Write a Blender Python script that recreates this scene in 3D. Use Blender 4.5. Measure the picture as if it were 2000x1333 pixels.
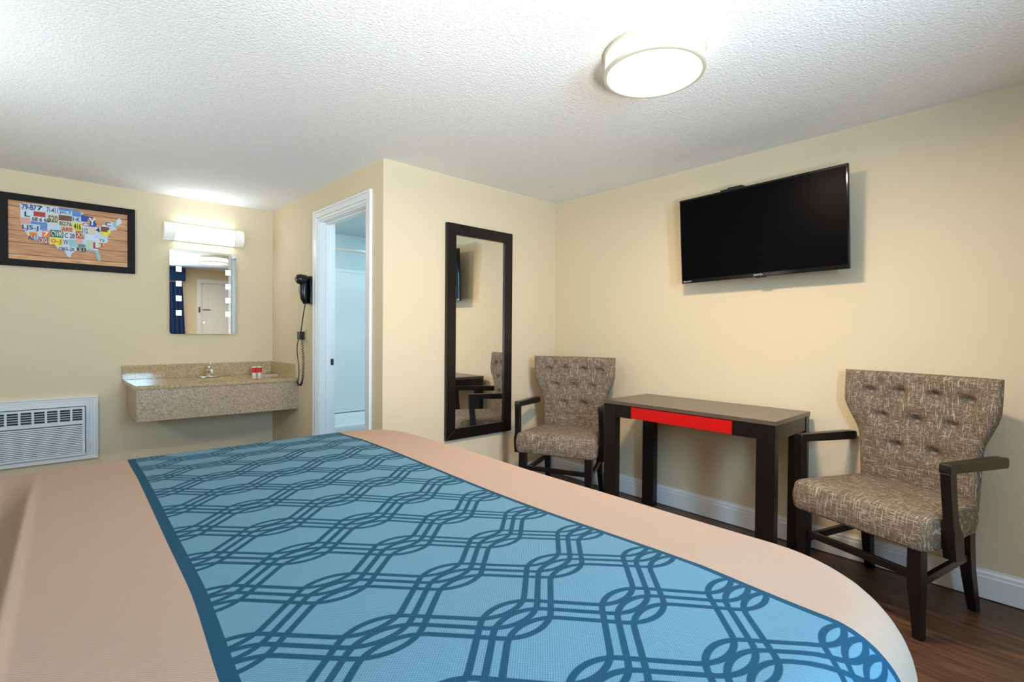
import bpy, bmesh, math, random
from mathutils import Vector, Matrix

random.seed(7)
for o in list(bpy.data.objects):
    bpy.data.objects.remove(o)
scene = bpy.context.scene
C = scene.collection
PI = math.pi

# ------------------------------------------------------------------ room measures
XT = 3.0856            # right wall (television)
YM = 2.877             # wall with the tall mirror
XP = 1.4866            # partition corner
XP2 = 1.4027           # partition at the back wall
YV = 4.862             # back wall (vanity)
YF = -0.87             # front wall (window, entry door)
XL = -1.15             # left wall
H = 2.29

# ------------------------------------------------------------------ camera
cam_d = bpy.data.cameras.new('camera')
cam = bpy.data.objects.new('camera', cam_d)
C.objects.link(cam)
yaw, pitch, roll = 0.7337, -0.0149, 0.0077
F = Vector((math.sin(yaw)*math.cos(pitch), math.cos(yaw)*math.cos(pitch), math.sin(pitch)))
R = Vector((math.cos(yaw), -math.sin(yaw), 0))
U = R.cross(F)
R2 = R*math.cos(roll) + U*math.sin(roll)
U2 = -R*math.sin(roll) + U*math.cos(roll)
m = Matrix((R2, U2, -F)).transposed().to_4x4()
m.translation = Vector((0, 0, 1.1842))
cam.matrix_world = m
cam_d.sensor_width = 36.0
cam_d.lens = 961.64/2000*36
cam_d.clip_start = 0.02
scene.camera = cam

# ------------------------------------------------------------------ colour management, world, window light
scene.view_settings.view_transform = 'Standard'
scene.view_settings.look = 'None'
scene.view_settings.gamma = 1.0
scene.view_settings.use_curve_mapping = False
scene.view_settings.exposure = 0.42
world = bpy.data.worlds.new('world')
scene.world = world
world.use_nodes = True
world.node_tree.nodes['Background'].inputs[0].default_value = (0.42, 0.71, 1.0, 1)
world.node_tree.nodes['Background'].inputs[1].default_value = 1.2

CEIL_LAMP = 4        # emission of the round ceiling lamp's diffuser
CEIL_W = 26.5          # its bright middle, watts
VAN_LAMP = 9         # emission of the bar lamp over the vanity
WINDOW_W = 74        # daylight outside the window, watts
BATH_LAMP = 41
CEIL_FILL_W = 22.5
LEFT_W = 11.5

sky = bpy.data.lights.new('daylight', 'AREA')
sky.shape = 'RECTANGLE'
sky.size = 0.55
sky.size_y = 0.9
sky.energy = WINDOW_W
sky.color = (0.38, 0.69, 1.0)
skyo = bpy.data.objects.new('daylight', sky)
C.objects.link(skyo)
skyo.location = (0.80, YF-0.16, 1.55)
skyo.rotation_euler = (PI/2, 0, 0)

# added fill light with no fixture, aimed up to brighten the ceiling
fl = bpy.data.lights.new('ceiling_fill', 'AREA')
fl.shape = 'DISK'
fl.size = 0.45
fl.energy = CEIL_FILL_W
fl.color = (1.0, 0.98, 0.91)
flo = bpy.data.objects.new('ceiling_fill', fl)
C.objects.link(flo)
flo.location = (0.32, -0.6, 0.95)
fl.spread = math.radians(100)
flo.rotation_euler = (Vector((0.75, 0.85, 2.29))-flo.location).to_track_quat('-Z', 'Y').to_euler()

# bedside lamp on the left wall, just outside the frame
bl = bpy.data.lights.new('bedside_lamp', 'AREA')
bl.energy = LEFT_W
bl.shape = 'DISK'
bl.size = 0.28
bl.color = (0.82, 0.92, 1.0)
blo = bpy.data.objects.new('bedside_lamp', bl)
C.objects.link(blo)
blo.location = (-0.92, 2.45, 1.40)
blo.rotation_euler = (Vector((-0.45, 3.2, 2.29))-blo.location).to_track_quat('-Z', 'Y').to_euler()

# ------------------------------------------------------------------ mesh builder
class MB:
    def __init__(s):
        s.v = []; s.f = []; s.m = []; s.cur = 0
    def face(s, idx):
        s.f.append(tuple(idx)); s.m.append(s.cur)
    def add(s, pts, faces):
        n = len(s.v)
        s.v.extend([tuple(p) for p in pts])
        for f in faces: s.face([i+n for i in f])
    def box(s, x0, x1, y0, y1, z0, z1):
        s.hexa([(x0,y0,z0),(x1,y0,z0),(x1,y1,z0),(x0,y1,z0),(x0,y0,z1),(x1,y0,z1),(x1,y1,z1),(x0,y1,z1)])
        return s
    def hexa(s, p):
        s.add(p, [(3,2,1,0),(4,5,6,7),(0,1,5,4),(1,2,6,5),(2,3,7,6),(3,0,4,7)])
        return s
    def prism(s, poly, z0, z1):      # poly in xy, counter-clockwise
        n = len(poly)
        s.add([(x,y,z0) for x,y in poly]+[(x,y,z1) for x,y in poly],
              [tuple(range(n-1,-1,-1)), tuple(range(n,2*n))]+[(i,(i+1)%n,(i+1)%n+n,i+n) for i in range(n)])
        return s
    def slab(s, poly, axis, a0, a1):  # polygon in the other two axes, extruded along axis
        def P(p, a):
            return {'x':(a,p[0],p[1]),'y':(p[0],a,p[1]),'z':(p[0],p[1],a)}[axis]
        n = len(poly)
        s.add([P(p,a0) for p in poly]+[P(p,a1) for p in poly],
              [tuple(range(n-1,-1,-1)), tuple(range(n,2*n))]+[(i,(i+1)%n,(i+1)%n+n,i+n) for i in range(n)])
        return s
    def tube(s, path, r, n=10, closed=False, cap=True, flat=1.0):
        P = [Vector(p) for p in path]; N = len(P)
        rr = r if isinstance(r, (list,tuple)) else [r]*N
        base = len(s.v); prev = None
        for i,p in enumerate(P):
            if closed: t = (P[(i+1)%N]-P[i-1])
            else: t = P[min(i+1,N-1)]-P[max(i-1,0)]
            t.normalize()
            if prev is None:
                a = Vector((0,0,1)) if abs(t.z) < 0.9 else Vector((1,0,0))
                prev = a.cross(t).normalized()
            else:
                prev = (prev - t*prev.dot(t))
                prev.normalize()
            b = t.cross(prev)
            for k in range(n):
                a = 2*PI*k/n
                s.v.append(tuple(p+prev*math.cos(a)*rr[i]+b*math.sin(a)*rr[i]*flat))
        for i in range(N if closed else N-1):
            for k in range(n):
                i2 = (i+1)%N; k2 = (k+1)%n
                s.face([base+i*n+k, base+i*n+k2, base+i2*n+k2, base+i2*n+k])
        if cap and not closed:
            s.face([base+k for k in range(n-1,-1,-1)])
            s.face([base+(N-1)*n+k for k in range(n)])
        return s
    def lathe(s, prof, c=(0,0,0), n=48, axis='z', sx=1.0, sy=1.0, close_top=True, close_bot=True):
        base = len(s.v); N = len(prof)
        for r,z in prof:
            for k in range(n):
                a = 2*PI*k/n
                u, w = r*math.cos(a)*sx, r*math.sin(a)*sy
                q = {'z':(u,w,z),'y':(u,z,w),'x':(z,u,w)}[axis]
                s.v.append((c[0]+q[0], c[1]+q[1], c[2]+q[2]))
        for i in range(N-1):
            for k in range(n):
                k2 = (k+1)%n
                s.face([base+i*n+k, base+i*n+k2, base+(i+1)*n+k2, base+(i+1)*n+k])
        if close_bot: s.face([base+k for k in range(n-1,-1,-1)])
        if close_top: s.face([base+(N-1)*n+k for k in range(n)])
        return s
    def grid(s, fn, nu, nv, flip=False):
        base = len(s.v)
        for j in range(nv+1):
            for i in range(nu+1):
                s.v.append(tuple(fn(i/nu, j/nv)))
        for j in range(nv):
            for i in range(nu):
                a = base+j*(nu+1)+i
                q = [a, a+1, a+nu+2, a+nu+1]
                s.face(q[::-1] if flip else q)
        return s
    def build(s, name, mat, parent=None, smooth=False, bevel=0, seg=2, auto=None, fixn=True, loc=None, rot=None):
        me = bpy.data.meshes.new(name)
        me.from_pydata(s.v, [], s.f)
        mats = mat if isinstance(mat, (list,tuple)) else [mat]
        for mm in mats: me.materials.append(mm)
        for p, k in zip(me.polygons, s.m): p.material_index = k
        me.update()
        if fixn:
            bm = bmesh.new(); bm.from_mesh(me)
            bmesh.ops.recalc_face_normals(bm, faces=bm.faces)
            bm.to_mesh(me); bm.free()
        if smooth or auto:
            for p in me.polygons: p.use_smooth = True
            if auto: me.set_sharp_from_angle(angle=math.radians(auto))
        o = bpy.data.objects.new(name, me)
        C.objects.link(o)
        if parent: o.parent = parent
        if loc: o.location = loc
        if rot: o.rotation_euler = rot
        if bevel:
            b = o.modifiers.new('bevel', 'BEVEL')
            b.width = bevel; b.segments = seg; b.limit_method = 'ANGLE'; b.angle_limit = math.radians(35)
            for p in me.polygons: p.use_smooth = True
            me.set_sharp_from_angle(angle=math.radians(35))
            b.harden_normals = True
        return o

def thing(name, label, cat, loc=(0,0,0), rotz=0, group=None):
    o = bpy.data.objects.new(name, None); C.objects.link(o)
    o.empty_display_size = 0.1
    o.location = loc; o.rotation_euler = (0,0,rotz)
    return tag(o, label, cat, group)
def tag(o, label, cat, group=None):
    o['label'] = label; o['category'] = cat
    if group: o['group'] = group
    return o
def struct(o):
    o['kind'] = 'structure'
    return o
def lab(o, label):
    o['label'] = label
    return o

# ------------------------------------------------------------------ materials
def srgb(r, g, b):
    def f(c):
        c /= 255.0
        return c/12.92 if c <= 0.04045 else ((c+0.055)/1.055)**2.4
    return (f(r), f(g), f(b), 1)

def mat(name, col, rough=0.5, metal=0, spec=0.5, emit=None, es=0, coat=0):
    mt = bpy.data.materials.new(name); mt.use_nodes = True
    b = mt.node_tree.nodes['Principled BSDF']
    b.inputs['Base Color'].default_value = col
    b.inputs['Roughness'].default_value = rough
    b.inputs['Metallic'].default_value = metal
    b.inputs['Specular IOR Level'].default_value = spec
    b.inputs['Coat Weight'].default_value = coat
    if emit:
        b.inputs['Emission Color'].default_value = emit
        b.inputs['Emission Strength'].default_value = es
    return mt

class N:
    """tiny helper: math on node sockets"""
    def __init__(s, mt):
        s.t = mt.node_tree; s.b = s.t.nodes['Principled BSDF']
    def new(s, ty): return s.t.nodes.new(ty)
    def link(s, a, b): s.t.links.new(a, b)
    def m(s, op, a, b=None, c=None, clamp=False):
        n = s.new('ShaderNodeMath'); n.operation = op; n.use_clamp = clamp
        for i, x in enumerate((a, b, c)):
            if x is None: continue
            if isinstance(x, (int, float)): n.inputs[i].default_value = x
            else: s.link(x, n.inputs[i])
        return n.outputs[0]
    def coord(s, which='Object', scale=None, rot=None, loc=None):
        t = s.new('ShaderNodeTexCoord')
        if scale is None and rot is None and loc is None: return t.outputs[which]
        mp = s.new('ShaderNodeMapping')
        s.link(t.outputs[which], mp.inputs[0])
        if scale: mp.inputs['Scale'].default_value = scale
        if rot: mp.inputs['Rotation'].default_value = rot
        if loc: mp.inputs['Location'].default_value = loc
        return mp.outputs[0]
    def noise(s, vec, scale, detail=2, rough=0.5):
        n = s.new('ShaderNodeTexNoise')
        s.link(vec, n.inputs['Vector'])
        n.inputs['Scale'].default_value = scale; n.inputs['Detail'].default_value = detail
        n.inputs['Roughness'].default_value = rough
        return n.outputs[0]
    def ramp(s, fac, stops, const=False):
        r = s.new('ShaderNodeValToRGB')
        if const: r.color_ramp.interpolation = 'CONSTANT'
        e = r.color_ramp.elements
        while len(e) < len(stops): e.new(0.5)
        for k, (p, c) in enumerate(stops):
            e[k].position = p; e[k].color = c
        s.link(fac, r.inputs[0])
        return r.outputs[0]
    def mix(s, fac, a, b, mode='MIX'):
        n = s.new('ShaderNodeMix'); n.data_type = 'RGBA'; n.blend_type = mode
        for i, x in ((0, fac), (6, a), (7, b)):
            if isinstance(x, (int, float)): n.inputs[i].default_value = x
            elif isinstance(x, tuple): n.inputs[i].default_value = x
            else: s.link(x, n.inputs[i])
        return n.outputs[2]
    def bump(s, h, strength, dist):
        b = s.new('ShaderNodeBump')
        b.inputs['Strength'].default_value = strength; b.inputs['Distance'].default_value = dist
        s.link(h, b.inputs['Height']); s.link(b.outputs[0], s.b.inputs['Normal'])
    def color(s, c): s.link(c, s.b.inputs['Base Color'])

def grey(v): return (v, v, v, 1)

# walls: cream paint with a light roller texture
M_wall = mat('cream_wall_paint', srgb(226, 208, 175), 0.75, spec=0.3)
n = N(M_wall); v = n.coord('Object')
n.bump(n.noise(v, 160, 3), 0.12, 0.002)
M_wall2 = M_wall
# ceiling: white with a sprayed texture
M_ceil = mat('ceiling_texture', srgb(226, 226, 226), 0.9, spec=0.1)
n = N(M_ceil); v = n.coord('Object')
vo = n.new('ShaderNodeTexVoronoi'); vo.feature = 'F1'
n.link(v, vo.inputs['Vector']); vo.inputs['Scale'].default_value = 95
h = n.m('ADD', n.m('MULTIPLY', n.noise(v, 130, 3, 0.6), 1.2), n.m('MULTIPLY', vo.outputs[0], -0.7))
n.bump(h, 0.55, 0.005)
n.color(n.ramp(n.noise(v, 150, 3, 0.7), [(0.3, srgb(232,232,232)), (0.6, srgb(246,246,246))]))
M_trim = mat('white_trim_paint', srgb(238, 238, 236), 0.35)
M_bathwall = mat('bathroom_wall_paint', srgb(206, 224, 226), 0.5)
M_tub = mat('white_tub_enamel', srgb(232, 240, 242), 0.2)
# floor: dark brown plank laminate, planks along Y
M_floor = mat('wood_laminate', srgb(90, 62, 44), 0.38, spec=0.4)
n = N(M_floor); v = n.coord('Object')
sep = n.new('ShaderNodeSeparateXYZ'); n.link(v, sep.inputs[0])
px = n.m('DIVIDE', sep.outputs[0], 0.15)
pid = n.m('FLOOR', px)
yo = n.m('ADD', sep.outputs[1], n.m('MULTIPLY', n.m('FRACT', n.m('MULTIPLY', n.m('SINE', n.m('MULTIPLY', pid, 12.9898)), 43758.5)), 1.2))
pyid = n.m('FLOOR', n.m('DIVIDE', yo, 1.2))
rnd = n.m('FRACT', n.m('MULTIPLY', n.m('SINE', n.m('ADD', n.m('MULTIPLY', pid, 78.2), n.m('MULTIPLY', pyid, 37.7))), 4375.5))
cb = n.new('ShaderNodeCombineXYZ')
n.link(n.m('ADD', n.m('MULTIPLY', sep.outputs[0], 16), n.m('MULTIPLY', rnd, 37)), cb.inputs[0])
n.link(n.m('MULTIPLY', sep.outputs[1], 1.6), cb.inputs[1])
g = n.noise(cb.outputs[0], 2.2, 8, 0.62)
col = n.ramp(g, [(0.28, srgb(58,38,27)), (0.48, srgb(92,63,45)), (0.62, srgb(116,82,59)), (0.78, srgb(136,102,76))])
col = n.mix(n.m('MULTIPLY', rnd, 0.35), col, srgb(62,42,31))
edge = n.m('MINIMUM', n.m('FRACT', px), n.m('SUBTRACT', 1.0, n.m('FRACT', px)))
seam = n.m('LESS_THAN', edge, 0.012)
n.color(n.mix(n.m('MULTIPLY', seam, 0.7), col, srgb(25,16,12)))
# dark espresso wood
M_esp = mat('espresso_wood', srgb(38, 28, 25), 0.33, spec=0.45)
n = N(M_esp); v = n.coord('Object', scale=(3, 3, 30))
n.color(n.ramp(n.noise(v, 6, 4), [(0.3, srgb(13,9,9)), (0.7, srgb(22,16,15))]))
M_table = mat('table_laminate', srgb(60, 46, 40), 0.30, spec=1.0)
n = N(M_table); v = n.coord('Object', scale=(30, 3, 30))
n.color(n.ramp(n.noise(v, 5, 5, 0.6), [(0.3, srgb(78,64,54)), (0.7, srgb(100,84,72))]))  # tabletop brown lightened, so its colour carries the wall's reflection
M_red = mat('red_lacquer', srgb(200, 9, 8), 0.35)
# tweed
def tweed(name, base, dark, light, warm):
    mt = mat(name, base, 0.95, spec=0.15)
    n = N(mt)
    a = n.noise(n.coord('Object', scale=(22, 400, 400)), 1, 2, 0.6)
    b = n.noise(n.coord('Object', scale=(400, 22, 22)), 1, 2, 0.6)
    c = n.noise(n.coord('Object'), 320, 2)
    big = n.noise(n.coord('Object'), 12, 3)
    col = n.ramp(c, [(0.35, dark), (0.65, base)])
    col = n.mix(n.m('MULTIPLY', big, 0.6), col, warm)
    th = n.m('MAXIMUM', n.ramp(a, [(0.57, grey(0)), (0.66, grey(1))]), n.ramp(b, [(0.57, grey(0)), (0.66, grey(1))]))
    col = n.mix(n.m('MULTIPLY', th, 0.60), col, light)
    n.color(col)
    hh = n.m('ADD', n.m('MULTIPLY', n.m('ADD', a, b), 0.6), c)
    n.bump(hh, 0.5, 0.0012)
    return mt
M_tweed = tweed('brown_tweed', srgb(130,112,94), srgb(72,61,50), srgb(222,210,192), srgb(126,104,80))
M_button = mat('button_fabric', srgb(136, 122, 106), 0.8)
# mirrors, metals, plastics
M_mirror = mat('mirror_glass', (0.86, 0.89, 0.87, 1), 0.01, metal=1)
M_edge = mat('glass_edge', srgb(190, 215, 205), 0.15)
M_chrome = mat('chrome', (0.75, 0.76, 0.78, 1), 0.12, metal=1)
M_brass = mat('bronze_metal', (0.10, 0.08, 0.06, 1), 0.35, metal=1)
M_nickel = mat('brushed_nickel', (0.62, 0.60, 0.56, 1), 0.3, metal=1)
M_black = mat('black_plastic', srgb(18, 18, 19), 0.25)
M_screen = mat('screen_glass', srgb(6, 6, 8), 0.32, spec=0.035)
M_bezel = mat('gloss_bezel', srgb(12, 10, 10), 0.08, spec=0.3)
M_whitepl = mat('white_plastic', srgb(222, 228, 232), 0.4)
M_darkgap = mat('dark_interior', srgb(70, 78, 84), 0.7)
M_ivory = mat('ivory_plastic', srgb(214, 204, 160), 0.4)
M_ceramic = mat('white_ceramic', srgb(240, 238, 230), 0.12)
M_ink = mat('white_ink', srgb(205, 208, 212), 0.5)
M_slot = mat('dark_slot', srgb(60, 52, 40), 0.6)
M_curtain = mat('navy_curtain', srgb(24, 58, 104), 0.85)
M_lampwhite = mat('lamp_acrylic', srgb(250, 247, 240), 0.4, emit=(1.0, 0.82, 0.66, 1), es=CEIL_LAMP)
M_lampside = mat('lamp_acrylic_side', srgb(250, 246, 235), 0.4, emit=(1.0, 0.96, 0.88, 1), es=0.8)
M_lampring = mat('lamp_ring', srgb(196, 188, 166), 0.4, emit=(1.0, 0.95, 0.85, 1), es=0.02)
M_tube = mat('lamp_tube_acrylic', srgb(255, 253, 248), 0.4, emit=(0.86, 0.94, 1.0, 1), es=VAN_LAMP)
M_tubecap = mat('lamp_cap_acrylic', srgb(250, 248, 242), 0.35, emit=(1.0, 0.97, 0.90, 1), es=0.12)
M_led = mat('led_square', srgb(230, 240, 255), 0.5, emit=(0.82, 0.92, 1.0, 1), es=9)
M_blueled = mat('touch_led', srgb(120, 150, 255), 0.5, emit=(0.35, 0.5, 1.0, 1), es=4)
M_bath_lamp = mat('bathroom_lamp', srgb(250, 250, 255), 0.5, emit=(0.66, 0.85, 1.0, 1), es=BATH_LAMP)
# granite
def granite(name, a, b, c, d, rough):
    mt = mat(name, b, rough, spec=0.55)
    n = N(mt); v = n.coord('Object')
    vo = n.new('ShaderNodeTexVoronoi'); vo.feature = 'F1'; n.link(v, vo.inputs['Vector']); vo.inputs['Scale'].default_value = 260
    sp = n.new('ShaderNodeSeparateXYZ'); n.link(vo.outputs['Color'], sp.inputs[0])
    c1 = n.ramp(sp.outputs[0], [(0.0, a), (0.16, b), (0.55, c), (0.86, d)], const=True)
    c2 = n.ramp(n.noise(v, 90, 4, 0.7), [(0.35, a), (0.6, c)])
    n.color(n.mix(0.35, c1, c2))
    return mt
M_granite = granite('pink_tan_granite', srgb(112,92,72), srgb(176,150,122), srgb(196,172,144), srgb(216,198,174), 0.28)
M_granite_top = granite('polished_granite', srgb(128,104,70), srgb(188,162,118), srgb(204,180,138), srgb(222,204,166), 0.09)  # same granite as the apron, yellowed to hold a warm reflection in its colour

# glass of the window: clear, thin
M_glass = bpy.data.materials.new('window_glass'); M_glass.use_nodes = True
nt = M_glass.node_tree; nt.nodes.clear()
out = nt.nodes.new('ShaderNodeOutputMaterial'); mx = nt.nodes.new('ShaderNodeMixShader')
tr = nt.nodes.new('ShaderNodeBsdfTransparent'); gl = nt.nodes.new('ShaderNodeBsdfGlossy')
gl.inputs['Roughness'].default_value = 0.02; mx.inputs[0].default_value = 0.08
nt.links.new(tr.outputs[0], mx.inputs[1]); nt.links.new(gl.outputs[0], mx.inputs[2]); nt.links.new(mx.outputs[0], out.inputs[0])

# woven bed cloth, waffle weave from the cloth coordinates
def weave(n, uv, amp=0.9):
    sp = n.new('ShaderNodeSeparateXYZ'); n.link(uv, sp.inputs[0])
    k = 2*PI/0.0044
    a = n.m('SINE', n.m('MULTIPLY', n.m('ADD', sp.outputs[0], 0.0), k))
    b = n.m('SINE', n.m('MULTIPLY', sp.outputs[1], k))
    w = n.m('MULTIPLY', a, b)
    return sp, n.m('ADD', n.m('MULTIPLY', w, 0.5), 0.5)
M_peach = mat('peach_waffle_cloth', srgb(208, 174, 146), 0.9, spec=0.15)
n = N(M_peach); uvn = n.new('ShaderNodeUVMap'); sp, w = weave(n, uvn.outputs[0])
n.color(n.mix(w, srgb(138,114,97), srgb(168,143,124)))
n.bump(w, 0.35, 0.0012)

M_runner = mat('teal_lattice_cloth', srgb(110, 165, 185), 0.85, spec=0.15)
n = N(M_runner); uvn = n.new('ShaderNodeUVMap'); sp, w = weave(n, uvn.outputs[0])
SC = 0.855
S_, G_, RR, WW = 0.2015*SC, 0.0660*SC, 0.082*SC, 0.0235*SC
LW = 0.0056*SC
NX0, NY0 = 0.5609*SC, 0.6046*SC
x = n.m('SUBTRACT', sp.outputs[0], NX0)
y = n.m('ADD', n.m('SUBTRACT', sp.outputs[1], NY0), n.m('MULTIPLY', x, 0.035))
q = 1/math.sqrt(2)
s_ = n.m('MULTIPLY', n.m('SUBTRACT', x, y), q)
t_ = n.m('MULTIPLY', n.m('ADD', x, y), q)
det = S_*S_-G_*G_
a_ = n.m('DIVIDE', n.m('SUBTRACT', n.m('MULTIPLY', s_, S_), n.m('MULTIPLY', t_, G_)), det)
b_ = n.m('DIVIDE', n.m('SUBTRACT', n.m('MULTIPLY', t_, S_), n.m('MULTIPLY', s_, G_)), det)
fa = n.m('SUBTRACT', a_, n.m('ROUND', a_)); fb = n.m('SUBTRACT', b_, n.m('ROUND', b_))
ls = n.m('ADD', n.m('MULTIPLY', fa, S_), n.m('MULTIPLY', fb, G_))
lt = n.m('ADD', n.m('MULTIPLY', fa, G_), n.m('MULTIPLY', fb, S_))
def corner(s0, t0, cs, ct):
    # rounded corner line: goes right and down from (cs, ct)
    qx = n.m('SUBTRACT', cs+RR, s0); qy = n.m('SUBTRACT', t0, ct-RR)
    mx_ = n.m('MAXIMUM', qx, 0.0); my_ = n.m('MAXIMUM', qy, 0.0)
    l = n.m('SQRT', n.m('ADD', n.m('MULTIPLY', mx_, mx_), n.m('MULTIPLY', my_, my_)))
    ins = n.m('MINIMUM', n.m('MAXIMUM', qx, qy), 0.0)
    return n.m('ABSOLUTE', n.m('SUBTRACT', n.m('ADD', l, ins), RR))
d = None
ns_, ntt = n.m('MULTIPLY', ls, -1.0), n.m('MULTIPLY', lt, -1.0)
for i in (-1, 0, 1):
    for (aa, bb) in ((ls, lt), (ns_, ntt)):
        e = corner(aa, bb, -G_/2+i*WW, G_/2-i*WW)
        d = e if d is None else n.m('MINIMUM', d, e)
line = n.m('SUBTRACT', 1.0, n.m('DIVIDE', n.m('SUBTRACT', d, LW-0.0006), 0.0012), clamp=True)
RX0, RX1 = 0.141, 0.846
bord = n.m('MAXIMUM', n.m('LESS_THAN', sp.outputs[0], RX0+0.020), n.m('GREATER_THAN', sp.outputs[0], RX1-0.013))
msk = n.m('MAXIMUM', line, bord)
lightc = n.mix(w, srgb(62,98,116), srgb(99,134,149))
darkc = n.mix(w, srgb(12,52,72), srgb(24,70,90))
n.color(n.mix(msk, lightc, darkc))
n.bump(w, 0.35, 0.0012)

# ------------------------------------------------------------------ setting
def room():
    t = 0.12
    struct(MB().box(XL-t, XT+t, YF-t, YV+t, -0.1, 0).build('floor', M_floor))
    struct(MB().box(XL-t, XT+t, YF-t, YV+t, H, H+0.1).build('ceiling', M_ceil))
    struct(MB().box(XT, XT+t, YF-t, YV+t, 0, H).build('wall_right', M_wall))
    struct(MB().box(XL-t, XL, YF-t, YV+t, 0, H).build('wall_left', M_wall))
    struct(MB().box(XL, XT, YV, YV+t, 0, H).build('wall_back', M_wall))
    # wall carrying the tall mirror
    struct(MB().box(XP, XT, YM, YM+t, 0, H).build('wall_center', M_wall))
    # partition with the bathroom doorway (local axis a along the wall)
    L = math.hypot(XP2-XP, YV-YM)
    ta = ((XP2-XP)/L, (YV-YM)/L); na = (ta[1], -ta[0])
    def Q(a, dpt, z): return (XP+ta[0]*a+na[0]*dpt, YM+ta[1]*a+na[1]*dpt, z)
    def hx(mb, a0, a1, d0, d1, z0, z1):
        mb.hexa([Q(a0,d0,z0),Q(a0,d1,z0),Q(a1,d1,z0),Q(a1,d0,z0),Q(a0,d0,z1),Q(a0,d1,z1),Q(a1,d1,z1),Q(a1,d0,z1)])
    O0, O1, OZ = 0.212, 0.965, 2.045
    mb = MB(); hx(mb, 0, O0, 0, t, 0, H); hx(mb, O1, L, 0, t, 0, H); hx(mb, O0, O1, 0, t, OZ, H)
    struct(mb.build('wall_partition', M_wall2))
    # door frame: casing with a stepped profile, jamb and stop
    mb = MB()
    cw = 0.078
    for (w0, w1, dd) in ((0.0, 0.022, 0.010), (0.022, 0.060, 0.017), (0.060, cw, 0.021)):
        hx(mb, O0-w1, O0-w0, -dd, 0, 0, OZ+w1)
        hx(mb, O1+w0, O1+w1, -dd, 0, 0, OZ+w1)
        hx(mb, O0-w0, O1+w0, -dd, 0, OZ+w0, OZ+w1)
    hx(mb, O0, O0+0.012, -0.004, t+0.004, 0, OZ); hx(mb, O1-0.012, O1, -0.004, t+0.004, 0, OZ)
    hx(mb, O0+0.012, O1-0.012, -0.004, t+0.004, OZ-0.012, OZ)
    hx(mb, O0+0.012, O0+0.024, 0.045, 0.08, 0, OZ-0.012); hx(mb, O1-0.024, O1-0.012, 0.045, 0.08, 0, OZ-0.012)
    hx(mb, O0+0.024, O1-0.024, 0.045, 0.08, OZ-0.024, OZ-0.012)
    fr = struct(mb.build('trim_1', M_trim, bevel=0.003))
    mb = MB(); hx(mb, O1-0.0135, O1-0.011, 0.088, 0.112, 0.925, 0.975)
    mb.build('strike_plate', M_brass, fr)
    # bathroom lining: painted walls and tub surround
    struct(MB().box(XP2+0.2, XT-0.001, YV-0.012, YV-0.0005, 0, 2.2).build('wall_bathroom', M_bathwall))
    struct(MB().box(XP+t+0.003, XT-0.013, YM+t+0.011, YV-0.013, 2.17, 2.2).build('ceiling_bathroom', M_bathwall))
    struct(MB().box(XP+t+0.003, XT-0.012, YM+t, YM+t+0.01, 0, H).build('wall_bathroom_side', M_bathwall))
    struct(MB().box(XT-0.012, XT-0.0005, YM+t+0.012, YV-0.014, 0, H).build('wall_bathroom_right', M_bathwall))
    # front wall with window and entry door openings
    wx0, wx1, wz0, wz1 = -0.05, 1.35, 0.92, 2.08
    dx0, dx1, dz1 = 1.90, 2.78, 2.04
    mb = MB()
    mb.box(XL, wx0, YF-t, YF, 0, H); mb.box(wx0, wx1, YF-t, YF, 0, wz0); mb.box(wx0, wx1, YF-t, YF, wz1, H)
    mb.box(wx1, dx0, YF-t, YF, 0, H); mb.box(dx0, dx1, YF-t, YF, dz1, H); mb.box(dx1, XT, YF-t, YF, 0, H)
    struct(mb.build('wall_front', M_wall))
    mb = MB()
    for (a0,a1,b0,b1) in ((wx0,wx1,wz0,wz0+0.05),(wx0,wx1,wz1-0.05,wz1),(wx0,wx0+0.05,wz0+0.05,wz1-0.05),(wx1-0.05,wx1,wz0+0.05,wz1-0.05),(0.625,0.675,wz0+0.05,wz1-0.05)):
        mb.box(a0, a1, YF-0.09, YF-0.03, b0, b1)
    wf = struct(mb.build('window_1', M_trim))
    MB().box(wx0+0.05, 0.625, YF-0.064, YF-0.060, wz0+0.05, wz1-0.05).build('pane', M_glass, wf)
    MB().box(0.675, wx1-0.05, YF-0.064, YF-0.060, wz0+0.05, wz1-0.05).build('pane', M_glass, wf)
    # entry door, white, six panels
    mb = MB(); mb.box(dx0+0.004, dx1-0.004, YF-0.06, YF-0.018, 0.008, dz1-0.004)
    dr = struct(mb.build('door_1', M_trim, bevel=0.002))
    W = dx1-dx0
    for (zc0, zc1) in ((0.20, 0.78), (0.92, 1.50), (1.62, 1.90)):
        for (a0, a1) in ((0.11, 0.40), (0.48, 0.77)):
            mb = MB(); x0, x1 = dx0+a0, dx0+a1
            for k, (ins, dep) in enumerate(((0, 0.004), (0.03, 0.008))):
                mb.box(x0+ins, x1-ins, YF-0.018, YF-0.018+dep, zc0+ins, zc1-ins)
            mb.build('door_panel', M_trim, dr, bevel=0.003)
    mb = MB(); mb.lathe([(0.030,0.0),(0.030,0.006),(0.012,0.012),(0.012,0.035),(0.026,0.045),(0.028,0.060),(0.016,0.072)], (dx0+0.07, YF-0.018, 1.07), 24, 'y')
    mb.build('door_handle', M_brass, dr, smooth=True)
    mb = MB(); mb.box(dx0+0.03, dx0+0.15, YF-0.017, YF-0.008, 1.545, 1.56); mb.box(dx0-0.045, dx0-0.02, YF+0.018, YF+0.03, 1.50, 1.60)
    mb.build('door_latch', M_brass, dr)
    mb = MB()
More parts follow.
